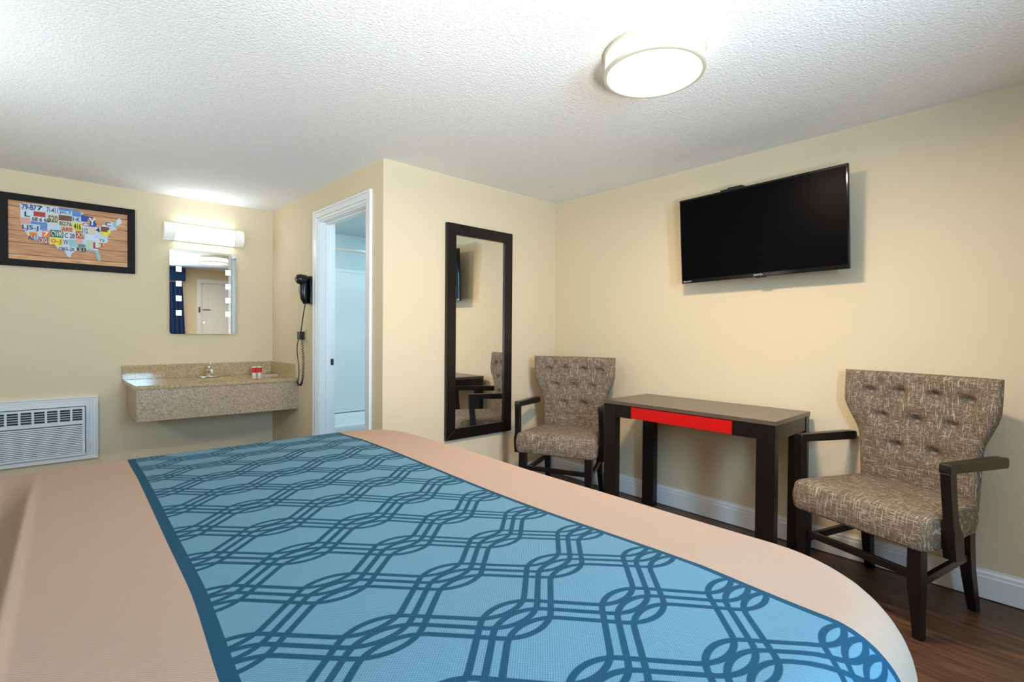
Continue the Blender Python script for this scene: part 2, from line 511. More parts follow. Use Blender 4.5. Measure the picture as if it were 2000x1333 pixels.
    for (w0, w1, dd) in ((0.0, 0.03, 0.012), (0.03, 0.07, 0.018)):
        mb.box(dx0-w1, dx0-w0, YF, YF+dd, 0, dz1+w1); mb.box(dx1+w0, dx1+w1, YF, YF+dd, 0, dz1+w1)
        mb.box(dx0-w0, dx1+w0, YF, YF+dd, dz1+w0, dz1+w1)
    struct(mb.build('trim_2', M_trim))
    # baseboards with a moulded top
    def base(name, pts, side):
        # profile: distance from the wall, height
        prof = [(0,0),(0.014,0),(0.014,0.095),(0.011,0.100),(0.011,0.112),(0.005,0.122),(0.004,0.130),(0,0.130)]
        (ax, ay), (bx, by) = pts
        l = math.hypot(bx-ax, by-ay); nx, ny = -(by-ay)/l*side, (bx-ax)/l*side
        mb = MB(); k = len(prof)
        V = [(ax+nx*p, ay+ny*p, z+0.004) for p, z in prof]+[(bx+nx*p, by+ny*p, z+0.004) for p, z in prof]
        mb.add(V, [tuple(range(k)), tuple(range(2*k-1, k-1, -1))]+[(i,(i+1)%k,(i+1)%k+k,i+k) for i in range(k)])
        return struct(mb.build(name, M_trim))
    base('baseboard_right', ((XT, YF+0.02), (XT, YM)), 1)
    base('baseboard_center', ((XP, YM), (XT-0.015, YM)), -1)
    base('baseboard_back', ((XL, YV), (XP2, YV)), -1)
    base('baseboard_left', ((XL, YF), (XL, YV-0.015)), -1)
    base('baseboard_partition', ((Q(O1+cw+0.002,0,0)[0], Q(O1+cw+0.002,0,0)[1]), (Q(L-0.02,0,0)[0], Q(L-0.02,0,0)[1])), 1)
    return Q, ta, na
Q, TA, NA = room()
WROT = math.atan2(TA[1], TA[0]) - PI/2      # turn of the partition wall

# ------------------------------------------------------------------ bed
def smooth(a, b, x):
    t = max(0, min(1, (x-a)/(b-a))); return t*t*(3-2*t)
BX0, BX1, BY0, BY1, BZ = -1.10, 1.145, 0.124, 2.112, 0.775
RE = 0.10                                       # rounding of the top edge
def bed():
    b = thing('bed', 'large bed with a peach waffle spread and a blue lattice band near its foot', 'bed', (0, 0, 0))
    x0, x1, y0, y1 = BX0+RE, BX1-RE, BY0+RE, BY1-RE    # flat part
    RHO = 0.17
    def axis(a, bb, specials, step):
        out = [a]
        pts = sorted(set([a, bb]+specials))
        res = []
        for p, q2 in zip(pts[:-1], pts[1:]):
            k = max(1, int(round((q2-p)/step)))
            res += [p+(q2-p)*i/k for i in range(k)]
        return res+[bb]
    fine = [-0.13+0.005*i for i in range(24)]
    ends = [RHO*math.sin(PI/2*k/22) for k in range(23)]
    xs = sorted(set([round(v, 6) for v in axis(x0+RHO, x1-RHO, [RX0]+fine, 0.018)+[RX1]+[x1-RHO+e for e in ends]+[x0+RHO-e for e in ends]]))
    ys = axis(y0, y1, [], 0.018)
    cx, cy = (x0+x1)/2, (y0+y1)/2
    hx_, hy_ = (x1-x0)/2, (y1-y0)/2
    def warp(x, y):
        dx, dy = x-cx, y-cy
        p, q2 = abs(dx)-(hx_-RHO), abs(dy)-(hy_-RHO)
        if p > 0 and q2 > 0:
            k = math.sqrt(max(0, RHO*RHO-p*p))/RHO
            return x, cy+math.copysign(hy_-RHO+q2*k, dy)
        return x, y
    def ztop(x, y):
        z = BZ
        ex = min(x1-x, 9); ey = min(y-y0, y1-y); 
        z -= 0.012*(1-smooth(0, 0.35, min(ex, ey)))
        z -= 0.012*math.exp(-((x-0.80)/0.22)**2-((y-0.95)/0.35)**2)
        # tuck under the pillows: a crease across the bed
        fx = -0.068; fa2 = 1-0.85*smooth(1.5, 1.98, y)
        dd = x-fx
        z += 0.014*fa2*(math.exp(-(dd/0.005)**2) if dd > 0 else math.exp(-(dd/0.016)**2))
        if dd < 0: z -= 0.036*fa2*math.exp(-((dd+0.060)/0.034)**2)
        z += 0.07*smooth(-0.20, -0.48, x)
        # faint wrinkles
        z += 0.0022*math.exp(-((x-0.095-0.03*(y-0.8))/0.008)**2)*smooth(0.2, 0.5, y)*(1-smooth(0.85, 1.0, y))
        z += 0.0016*math.exp(-((x-0.06+0.02*(y-1.5))/0.009)**2)*smooth(1.2, 1.4, y)*(1-smooth(1.7, 1.9, y))
        z += 0.0015*math.sin(x*9+y*3)*math.sin(y*7-x*2)
        return z
    V = []; UV = []; idx = {}
    for j, y in enumerate(ys):
        for i, x in enumerate(xs):
            wx, wy = warp(x, y)
            ux, uy = wx, wy
            wx -= 0.014*(1-smooth(0.55, 0.95, wy))*math.exp(-((wx-RX0)/0.2)**2)
            idx[(i, j)] = len(V)
            V.append((wx, wy, ztop(wx, wy))); UV.append((ux, uy))
    faces = []; fk = []
    for j in range(len(ys)-1):
        for i in range(len(xs)-1):
            faces.append((idx[(i,j)], idx[(i+1,j)], idx[(i+1,j+1)], idx[(i,j+1)]))
            xm = (xs[i]+xs[i+1])/2
            fk.append(1 if RX0 < xm < RX1 else 0)
    nI, nJ = len(xs)-1, len(ys)-1
    loop = [(i, 0) for i in range(nI)]+[(nI, j) for j in range(nJ)]+[(i, nJ) for i in range(nI, 0, -1)]+[(0, j) for j in range(nJ, 0, -1)]
    lp = []
    for k in loop:                                  # drop the points that coincide at the rounded ends
        if lp and (Vector(V[idx[k]])-Vector(V[idx[lp[-1]]])).length < 1e-5: continue
        lp.append(k)
    while (Vector(V[idx[lp[0]]])-Vector(V[idx[lp[-1]]])).length < 1e-5: lp.pop()
    loop = lp
    M = len(loop)
    P = [V[idx[k]] for k in loop]
    prev = [idx[k] for k in loop]
    # outward normals of the flat boundary
    nrm = []
    for k in range(M):
        a, c2 = P[k-1], P[(k+1) % M]
        tx, ty = c2[0]-a[0], c2[1]-a[1]; l = math.hypot(tx, ty)
        nrm.append((ty/l, -tx/l))
    arc = [RE*PI/2*i/10 for i in range(1, 11)]
    down = [RE*PI/2+i*0.03 for i in range(1, 22)]
    per = 0; pl = [0]
    for k in range(1, M): per += math.hypot(P[k][0]-P[k-1][0], P[k][1]-P[k-1][1]); pl.append(per)
    for s in arc+down:
        ring = []
        for k in range(M):
            if s <= RE*PI/2:
                an = s/RE; o_, dz = RE*math.sin(an), RE*(1-math.cos(an))
            else:
                e = s-RE*PI/2
                f = e/0.65
                o_ = RE+0.012*f+0.018*f*math.sin(pl[k]*15+2*math.sin(pl[k]*3.1)); dz = RE+e
            z = max(P[k][2]-dz, 0.03)
            ring.append(len(V))
            V.append((P[k][0]+nrm[k][0]*o_, P[k][1]+nrm[k][1]*o_, z))
            UV.append((P[k][0]+nrm[k][0]*s, P[k][1]+nrm[k][1]*s))
        for k in range(M):
            k2 = (k+1) % M
            faces.append((prev[k], ring[k], ring[k2], prev[k2]))
            i1, j1 = loop[k]; i2, j2 = loop[k2]
            xm = (xs[i1]+xs[i2])/2
            on = (j1 == j2 and j1 in (0, nJ)) and RX0 < xm < RX1
            fk.append(1 if on else 0)
        prev = ring
    for kind, name, mt in ((0, 'bedspread', M_peach), (1, 'bed_runner', M_runner)):
        use = [f for f, k in zip(faces, fk) if k == kind]
        mp = {}; vv = []; uu = []; ff = []
        for f in use:
            g2 = []
            for i in f:
                if i not in mp:
                    mp[i] = len(vv); vv.append(V[i]); uu.append(UV[i])
                g2.append(mp[i])
            ff.append(g2)
        me = bpy.data.meshes.new(name); me.from_pydata(vv, [], ff)
        uvl = me.uv_layers.new(name='UVMap')
        for p in me.polygons:
            p.use_smooth = True
            for li in p.loop_indices: uvl.data[li].uv = uu[me.loops[li].vertex_index]
        me.materials.append(mt); me.update()
        # exact normals shared over the seam between the two cloths
        o = bpy.data.objects.new(name, me); C.objects.link(o); o.parent = b
        if kind: lab(o, 'blue band with a dark teal interlaced lattice')
    MB().box(BX0+0.06, BX1-0.10, BY0+0.06, BY1-0.06, 0.38, 0.66).build('mattress', M_trim, b, bevel=0.04)
    MB().box(BX0+0.07, BX1-0.11, BY0+0.07, BY1-0.07, 0.0, 0.37).build('bed_base', M_esp, b)
bed()

# ------------------------------------------------------------------ console table
def table():
    t = thing('console_table', 'narrow dark wood console table with a bright red drawer front, between two tweed armchairs', 'table', (2.793, 1.4265, 0))
    hx_, hy_ = 0.2475, 0.517
    mb = MB().box(-hx_, hx_, -hy_, hy_, 0.745, 0.767)
    mb.build('tabletop', M_table, t, bevel=0.0015)
    lw = 0.092
    for sx in (-1, 1):
        for sy in (-1, 1):
            x0, x1 = sorted((sx*(hx_-0.003), sx*(hx_-0.052)))
            y0, y1 = sorted((sy*(hy_-0.003), sy*(hy_-lw)))
            MB().box(x0, x1, y0, y1, 0, 0.745).build('leg', M_esp, t, bevel=0.001)
    zb = 0.668
    mb = MB()
    mb.box(-hx_+0.006, -hx_+0.028, -hy_+lw, -0.304, zb, 0.745)
    mb.box(-hx_+0.006, -hx_+0.028, 0.312, hy_-lw, zb, 0.745)
    mb.box(hx_-0.03, hx_-0.008, -hy_+lw, hy_-lw, zb, 0.745)
    mb.box(-hx_+0.052, hx_-0.052, -hy_+0.006, -hy_+0.026, zb, 0.745)
    mb.box(-hx_+0.052, hx_-0.052, hy_-0.026, hy_-0.006, zb, 0.745)
    mb.build('apron', M_esp, t)
    d = MB().box(-hx_+0.003, -hx_+0.022, -0.303, 0.311, zb+0.004, 0.741).build('drawer', M_red, t, bevel=0.001)
    lab(d, 'bright red drawer front')
    MB().box(-hx_+0.023, hx_-0.06, -0.295, 0.303, zb+0.006, 0.735).build('drawer_box', M_esp, d)
table()

# ------------------------------------------------------------------ armchairs
def cushion(mb, hw0, hw1, y0, y1, z0, z1, r, dome=0.012, nu=28, nv=24):
    """upholstered block: half width hw0 at y0, hw1 at y1, rounded edges"""
    def outline(ins):
        pts = []
        rc = max(0.045-ins*0.4, 0.004)
        def hw(y): return hw0+(hw1-hw0)*(y-y0)/(y1-y0)
        cs = [(-hw1+ins, y1-ins), (hw1-ins, y1-ins), (hw0-ins, y0+ins), (-hw0+ins, y0+ins)]
        cen = [(-hw1+ins+rc, y1-ins-rc), (hw1-ins-rc, y1-ins-rc), (hw0-ins-rc, y0+ins+rc), (-hw0+ins+rc, y0+ins+rc)]
        ang = [(PI, PI/2), (PI/2, 0), (0, -PI/2), (-PI/2, -PI)]
        for (cx, cy), (a, b) in zip(cen, ang):
            for k in range(7):
                t = a+(b-a)*k/6
                pts.append((cx+rc*math.cos(t), cy+rc*math.sin(t)))
        # fill the straight sides
        out = []
        Np = len(pts)
        for i in range(Np):
            p, q2 = pts[i], pts[(i+1) % Np]
            out.append(p)
            l = math.hypot(q2[0]-p[0], q2[1]-p[1])
            if i % 7 == 6:
                for k in range(1, 12): out.append((p[0]+(q2[0]-p[0])*k/12, p[1]+(q2[1]-p[1])*k/12))
        return out
    rings = []
    rb = 0.012
    for k in range(4):
        a = PI/2*k/3
        rings.append((rb*(1-math.sin(a)), z0+rb*(1-math.cos(a))))
    for k in range(1, 5):
        rings.append((-0.006*math.sin(PI*k/5), z0+rb+(z1-r-z0-rb)*k/5))
    for k in range(7):
        a = PI/2*k/6
        rings.append((r*(1-math.cos(a)), z1-r+r*math.sin(a)))
    base = len(mb.v); n_ = None
    for ins, z in rings:
        o = outline(ins)
        n_ = len(o)
        mb.v.extend([(x, y, z) for x, y in o])
    # dome towards the centre
    last = outline(r)
    cx, cy = 0, (y0+y1)/2
    for k in range(1, 10):
        f = 1-k/10
        mb.v.extend([(cx+(x-cx)*f, cy+(y-cy)*f, z1+dome*(1-f*f)) for x, y in last])
    total = len(rings)+9
    for j in range(total-1):
        for i in range(n_):
            i2 = (i+1) % n_
            mb.face([base+j*n_+i, base+j*n_+i2, base+(j+1)*n_+i2, base+(j+1)*n_+i])
    mb.face([base+i for i in range(n_)][::-1])
    mb.face([base+(total-1)*n_+i for i in range(n_)])

BTN = [(-0.205,0.900),(-0.070,0.908),(0.068,0.908),(0.200,0.900),(-0.142,0.782),(0.0,0.785),(0.142,0.782),(-0.075,0.650),(0.072,0.650)]
def halfw(z):
    pts = [(0.42,0.236),(0.60,0.244),(0.695,0.250),(0.725,0.258),(0.82,0.300),(0.86,0.313),(0.90,0.315),(1.02,0.317)]
    for (a, wa), (b, wb) in zip(pts[:-1], pts[1:]):
        if z <= b: 
            t = (z-a)/(b-a); return wa+(wb-wa)*t
    return pts[-1][1]
ZB0, ZB1 = 0.44, 1.012
def back_mid(u, z):
    # forward curve of the wings, slight lean
    return -0.213-0.02*smooth(0.5, 1.0, z)+0.035*abs(u)**2.5*smooth(0.6, 0.9, z)
def back_front(u, v, front=True, bt=True):
    z = ZB0+(ZB1-ZB0)*v
    w = halfw(z)
    x = u*w
    ed = min((1-abs(u))*w, (1-v)*(ZB1-ZB0), 9)
    rr = 0.030
    th = 1.0 if ed >= rr else math.sqrt(max(0, 1-(1-ed/rr)**2))
    T = 0.030
    y = back_mid(u, z)+(T*th if front else -T*th)
    if front:
        puff = 0.006*(math.sin(z*23+0.6)*math.cos(x*23))
        y += puff*th*smooth(0.58, 0.68, z)
        for bx, bz in BTN:
            r2 = ((x-bx)**2+(z-bz)**2)
            y -= 0.027*math.exp(-r2/0.00075)
            # small folds up and to the sides of each button
            y -= 0.009*math.exp(-((z-bz-0.016)/0.013)**2)*math.exp(-((x-bx)/0.034)**2)
    return (x, y, z)

def make_chair(name, label):
    t = thing(name, label, 'chair')
    mb = MB(); cushion(mb, 0.245, 0.287, -0.215, 0.250, 0.355, 0.492, 0.032)
    mb.build('seat', M_tweed, t, smooth=True)
    mb = MB()
    mb.grid(lambda u, v: back_front(2*u-1, v, True), 84, 84)
    mb.grid(lambda u, v: back_front(2*u-1, v, False), 84, 84, flip=True)
    bk = mb.build('backrest', M_tweed, t, smooth=True, fixn=False)
    bm = bmesh.new(); bm.from_mesh(bk.data)
    bmesh.ops.remove_doubles(bm, verts=bm.verts, dist=0.0004)
    bmesh.ops.recalc_face_normals(bm, faces=bm.faces)
    bm.to_mesh(bk.data); bm.free()
    for bx, bz in BTN:
        w = halfw(bz)
        u = bx/w; v = (bz-ZB0)/(ZB1-ZB0)
        p = back_front(u, v)
        mb = MB(); mb.lathe([(0.011,-0.004),(0.0115,0.001),(0.010,0.005),(0.006,0.0075),(0.002,0.0085)], (p[0], p[1], p[2]), 16, 'y')
        mb.build('button', M_button, bk, smooth=True)
    # legs
    for sx in (-1, 1):
        # front leg: square, bulging knee then tapered
        prof = [(0.0,0.016,0.205),(0.10,0.019,0.212),(0.20,0.0235,0.216),(0.27,0.0245,0.217),(0.358,0.0235,0.217)]
        mb = MB(); vs = []
        for z, h_, yc in prof:
            xc = sx*(0.236+0.006*smooth(0.25, 0, z))
            vs += [(xc-h_,yc-h_,z),(xc+h_,yc-h_,z),(xc+h_,yc+h_,z),(xc-h_,yc+h_,z)]
        fs = [(3,2,1,0)]+[(4*j+k,4*j+(k+1)%4,4*j+4+(k+1)%4,4*j+4+k) for j in range(len(prof)-1) for k in range(4)]
        nn = 4*(len(prof)-1); fs.append((nn,nn+1,nn+2,nn+3))
        mb.add(vs, fs)
        mb.build('leg', M_esp, t, bevel=0.003)
        # rear leg: sabre curve backwards
        prof = [(0.0,0.0165,-0.250),(0.08,0.0185,-0.232),(0.18,0.0205,-0.215),(0.28,0.0215,-0.202),(0.36,0.0215,-0.198),(0.46,0.0215,-0.205)]
        mb = MB(); vs = []
        for z, h_, yc in prof:
            xc = sx*(0.205+0.008*smooth(0.2, 0, z))
            vs += [(xc-h_,yc-h_,z),(xc+h_,yc-h_,z),(xc+h_,yc+h_,z),(xc-h_,yc+h_,z)]
        fs = [(3,2,1,0)]+[(4*j+k,4*j+(k+1)%4,4*j+4+(k+1)%4,4*j+4+k) for j in range(len(prof)-1) for k in range(4)]
        nn = 4*(len(prof)-1); fs.append((nn,nn+1,nn+2,nn+3))
        mb.add(vs, fs)
        mb.build('leg', M_esp, t, bevel=0.003)
        # side stretcher
        a, b2 = Vector((sx*0.236, 0.216, 0.215)), Vector((sx*0.206, -0.212, 0.245))
        mb = MB(); hw_, hh_ = 0.010, 0.016
        mb.hexa([(a.x-hw_,a.y,a.z-hh_),(a.x+hw_,a.y,a.z-hh_),(b2.x+hw_,b2.y,b2.z-hh_),(b2.x-hw_,b2.y,b2.z-hh_),
                 (a.x-hw_,a.y,a.z+hh_),(a.x+hw_,a.y,a.z+hh_),(b2.x+hw_,b2.y,b2.z+hh_),(b2.x-hw_,b2.y,b2.z+hh_)])
        mb.build('stretcher', M_esp, t, bevel=0.0015)
        # armrest and its post
        mb = MB()
        pr = [(0.176,0.700),(0.180,0.690),(0.180,0.664),(-0.200,0.648),(-0.234,0.646),(-0.241,0.655),(-0.241,0.682),(-0.234,0.690),(-0.18,0.693)]
        xa0, xa1 = sorted((sx*0.282, sx*0.322))
        mb.slab([(y, z) for y, z in pr], 'x', xa0, xa1)
        mb.build('armrest', M_esp, t, bevel=0.003)
        # post: leans in towards the seat, swelling block at its foot
        rows = [(0.664,0.135,0.180,0.285,0.320),(0.56,0.128,0.172,0.288,0.322),(0.47,0.120,0.164,0.291,0.326),(0.445,0.112,0.166,0.288,0.330),(0.415,0.102,0.168,0.288,0.332),(0.33,0.092,0.152,0.288,0.332)]
        mb = MB(); vs = []
        for z, ya, yb, xa, xb in rows:
            q0, q1 = sorted((sx*xa, sx*xb))
            vs += [(q0,ya,z),(q1,ya,z),(q1,yb,z),(q0,yb,z)]
        k_ = len(rows)
        fs = [(0,1,2,3)]+[(4*j+k,4*j+(k+1)%4,4*j+4+(k+1)%4,4*j+4+k) for j in range(k_-1) for k in range(4)]+[(4*k_-1,4*k_-2,4*k_-3,4*k_-4)]
        mb.add(vs, fs)
        mb.build('armrest_post', M_esp, t, bevel=0.003)
    MB().box(-0.215, 0.215, 0.205, 0.225, 0.232, 0.262).build('stretcher', M_esp, t, bevel=0.0015)
    MB().box(-0.19, 0.19, -0.212, -0.190, 0.285, 0.315).build('stretcher', M_esp, t, bevel=0.0015)
    return t
def place(o, x, y, deg):
    # facing direction is local +Y
    o.location = (x, y, 0); o.rotation_euler = (0, 0, math.radians(deg))
ch1 = make_chair('armchair', 'grey-brown tweed armchair with button-tufted back, at the right end of the console table')
place(ch1, 2.744, 0.508, 71)
def copy_tree(o, parent=None):
    c = o.copy(); C.objects.link(c)
    if parent: c.parent = parent
    for ch in list(o.children): copy_tree(ch, c)
    return c
ch2 = copy_tree(ch1)
ch2['label'] = 'grey-brown tweed armchair in the corner beside the tall wall mirror'
place(ch2, 2.662, 2.373, 114)
for c in (ch1, ch2): c['group'] = 'tufted tweed armchairs along the wall'

# ------------------------------------------------------------------ television
def tv():
    W2, H2 = 0.463, 0.2665
    t = thing('television', 'flat black television tilted down on a wall bracket over the console table', 'television', (2.945, 1.183, 1.789))
    t.rotation_euler = (math.radians(-0.9), math.radians(-3.0), 0)
    # local: screen faces -X
    body = MB().box(0.0, 0.022, -W2, W2, -H2, H2).build('bezel', M_bezel, t, bevel=0.004)
    MB().box(-0.0015, 0.001, -W2+0.010, W2-0.010, -H2+0.022, H2-0.012).build('screen', M_screen, t)
    MB().box(0.022, 0.062, -0.30, 0.30, -0.20, 0.17).build('rear_housing', M_black, t, bevel=0.012)
    mb = MB(); mb.box(-0.006, 0.008, -0.055, 0.0, -H2-0.006, -H2+0.004)
    mb.build('control_tab', M_bezel, t, bevel=0.003)
    mb = MB(); mb.box(0.062, 0.085, -0.11, 0.11, -0.10, 0.10); mb.box(0.08, 0.122, -0.03, 0.03, -0.06, 0.06); mb.box(0.115, 0.126, -0.12, 0.12, -0.13, 0.13)
    mb.box(0.024, 0.05, 0.065, 0.205, 0.16, H2+0.013); mb.box(0.028, 0.048, 0.08, 0.165, 0.16, H2+0.020)
    mb.build('wall_bracket', M_black, t)
    for txt, y, z, sz in (('SANYO', 0.012, -H2+0.0075, 0.011), ('1080p HDTV', W2-0.010, -H2+0.0075, 0.008)):
        cu = bpy.data.curves.new('txt', 'FONT'); cu.body = txt; cu.size = sz*1.35; cu.extrude = 0.0002
        tmp = bpy.data.objects.new('txt', cu); C.objects.link(tmp)
        dg = bpy.context.evaluated_depsgraph_get()
        me = bpy.data.meshes.new_from_object(tmp.evaluated_get(dg))
        bpy.data.objects.remove(tmp)
        me.materials.clear(); me.materials.append(M_ink)
        o = bpy.data.objects.new('lettering', me); C.objects.link(o); o.parent = t
        o.location = (-0.0006, y, z); o.rotation_euler = (PI/2, 0, -PI/2)
tv()

# ------------------------------------------------------------------ tall mirror
def tall_mirror():
    x0, x1, z0, z1 = 1.958, 2.569, 0.4285, 1.958
    t = thing('wall_mirror', 'tall mirror in a wide dark wood frame on the wall left of the corner armchair', 'mirror', ((x0+x1)/2, YM, z0))
    w, h, fw = (x1-x0)/2, z1-z0, 0.078
    mb = MB()
    def bar(pts):
        n_ = 4
        mb.add([(x,0,z) for x,z in pts]+[(x,-0.027,z) for x,z in pts], [(0,1,2,3),(7,6,5,4)]+[(i,(i+1)%4,(i+1)%4+4,i+4) for i in range(4)])
    bar([(-w,0),(-w+fw,fw),(-w+fw,h-fw),(-w,h)]); bar([(w,0),(w,h),(w-fw,h-fw),(w-fw,fw)])
    bar([(-w,0),(w,0),(w-fw,fw),(-w+fw,fw)]); bar([(-w,h),(-w+fw,h-fw),(w-fw,h-fw),(w,h)])
    mb.build('frame', M_esp, t, bevel=0.002)
    MB().box(-w+fw-0.004, w-fw+0.004, -0.014, -0.010, fw-0.004, h-fw+0.004).build('mirror_pane', M_mirror, t)
tall_mirror()

# ------------------------------------------------------------------ framed map of number plates
def framed_map():
    x0, x1, z0, z1 = -0.351, 0.392, 1.6285, 2.128
    t = thing('framed_picture', 'framed picture of a country map made of coloured number plates on wood planks', 'picture', ((x0+x1)/2, YV, z0))
    w, h, fw = (x1-x0)/2, z1-z0, 0.047
    mb = MB()
    def bar(pts):
        mb.add([(x,0,z) for x,z in pts]+[(x,-0.028,z) for x,z in pts], [(0,1,2,3),(7,6,5,4)]+[(i,(i+1)%4,(i+1)%4+4,i+4) for i in range(4)])
    bar([(-w,0),(-w+fw,fw),(-w+fw,h-fw),(-w,h)]); bar([(w,0),(w,h),(w-fw,h-fw),(w-fw,fw)])
    bar([(-w,0),(w,0),(w-fw,fw),(-w+fw,fw)]); bar([(-w,h),(-w+fw,h-fw),(w-fw,h-fw),(w,h)])
    mb.build('frame', mat('black_frame', srgb(26,22,21), 0.6, spec=0.2), t, bevel=0.002)
    # plank print
    M_pl = mat('plank_print', srgb(196,140,96), 0.6)
    n = N(M_pl); v = n.coord('Object'); sp = n.new('ShaderNodeSeparateXYZ'); n.link(v, sp.inputs[0])
    pz = n.m('DIVIDE', n.m('ADD', sp.outputs[2], 0.003), 0.083); pid = n.m('FLOOR', pz); fr = n.m('FRACT', pz)
    cb = n.new('ShaderNodeCombineXYZ')
    n.link(n.m('MULTIPLY', sp.outputs[0], 4), cb.inputs[0]); n.link(n.m('ADD', n.m('MULTIPLY', sp.outputs[2], 60), n.m('MULTIPLY', pid, 7.3)), cb.inputs[2])
    g = n.noise(cb.outputs[0], 2.0, 5, 0.6)
    col = n.ramp(g, [(0.3, srgb(176,116,76)), (0.5, srgb(220,164,114)), (0.7, srgb(240,196,146))])
    shift = n.m('FRACT', n.m('MULTIPLY', n.m('SINE', n.m('MULTIPLY', pid, 5.1)), 97.3))
    col = n.mix(n.m('MULTIPLY', shift, 0.45), col, srgb(168,112,84))
    col = n.mix(n.m('MULTIPLY', n.m('LESS_THAN', fr, 0.05), 0.8), col, srgb(84,48,30))
    n.color(col)
    pr = MB().box(-w+fw-0.003, w-fw+0.003, -0.014, -0.010, fw-0.003, h-fw+0.003).build('art_print', M_pl, t)
    # the map: outline in degrees, plates clipped to it
    US = [(-124.7,48.4),(-123,48.3),(-122.8,49),(-95.2,49),(-94.6,48.7),(-92,48.3),(-90.0,47.6),(-90.5,46.7),(-87.5,46.5),(-84.7,46.4),(-84.5,45.9),(-86.5,45.8),(-87.8,44.8),(-87.8,42.3),(-86.8,41.7),(-86.3,42.8),(-86.2,44.5),(-84.8,45.7),(-83.4,45.1),(-83.3,44),(-82.5,43.6),(-82.5,42.6),(-83.3,41.7),(-81.5,41.6),(-79,42.7),(-79,43.3),(-76.5,43.5),(-76.2,44.1),(-74.8,45),(-71.4,45.1),(-70.3,46.2),(-69.2,47.4),(-67.9,47.1),(-67.2,45),(-69,44.2),(-70.6,43.1),(-70.8,42.2),(-70,41.7),(-71.8,41.3),(-74,40.7),(-74.2,39.6),(-75.4,38.6),(-76,37),(-75.7,35.4),(-77.8,34),(-79.3,33),(-81.3,31.8),(-81.4,30.4),(-80.4,28),(-80.2,25.6),(-81.2,25.3),(-82.7,27.7),(-82.9,29.2),(-84.2,30),(-85.5,29.9),(-88.5,30.3),(-89.3,29.2),(-91,29.3),(-94,29.6),(-95.8,28.6),(-97.2,27.6),(-97.3,26),(-99.2,26.5),(-100.5,28.5),(-101.5,29.8),(-102.8,29.3),(-104.5,29.8),(-106.5,31.8),(-108.3,31.4),(-111,31.4),(-114.8,32.6),(-117.1,32.6),(-118.5,34),(-120.6,34.6),(-121.9,36.6),(-122.5,37.8),(-123.8,39.5),(-124.3,40.4),(-124.1,43),(-124,46.2)]
    def T(lo, la):
        return (-0.2700+(lo+124.7)/57.7*0.562, 0.072+(la-25.0)/24.2*0.375)
    def clip(poly, x0, x1, y0, y1):
        def cl(ps, inside, inter):
            o = []
            for i in range(len(ps)):
                a, b = ps[i-1], ps[i]
                ia, ib = inside(a), inside(b)
                if ib:
                    if not ia: o.append(inter(a, b))
                    o.append(b)
                elif ia: o.append(inter(a, b))
            return o
        def ix(c): return lambda a, b: (c, a[1]+(b[1]-a[1])*(c-a[0])/(b[0]-a[0]))
        def iy(c): return lambda a, b: (a[0]+(b[0]-a[0])*(c-a[1])/(b[1]-a[1]), c)
        for f, g in ((lambda p: p[0] >= x0, ix(x0)), (lambda p: p[0] <= x1, ix(x1)), (lambda p: p[1] >= y0, iy(y0)), (lambda p: p[1] <= y1, iy(y1))):
            if poly: poly = cl(poly, f, g)
        return poly
    cols = {'w': srgb(214,224,236), 'p': srgb(196,214,232), 'b': srgb(96,140,196), 'B': srgb(40,72,160), 'y': srgb(236,226,40), 'g': srgb(28,96,66),
            'o': srgb(236,124,48), 'r': srgb(176,58,40), 'm': srgb(150,52,52), 'c': srgb(222,208,176), 'k': srgb(26,30,26), 't': srgb(150,196,196), 'n': srgb(122,72,44), 'l': srgb(190,214,176), 's': srgb(224,168,150)}
    tc = {'N': srgb(40,48,90), 'R': srgb(190,50,50), 'W': srgb(235,235,225), 'G': srgb(60,90,60), 'O': srgb(220,120,30), 'K': srgb(30,30,34)}
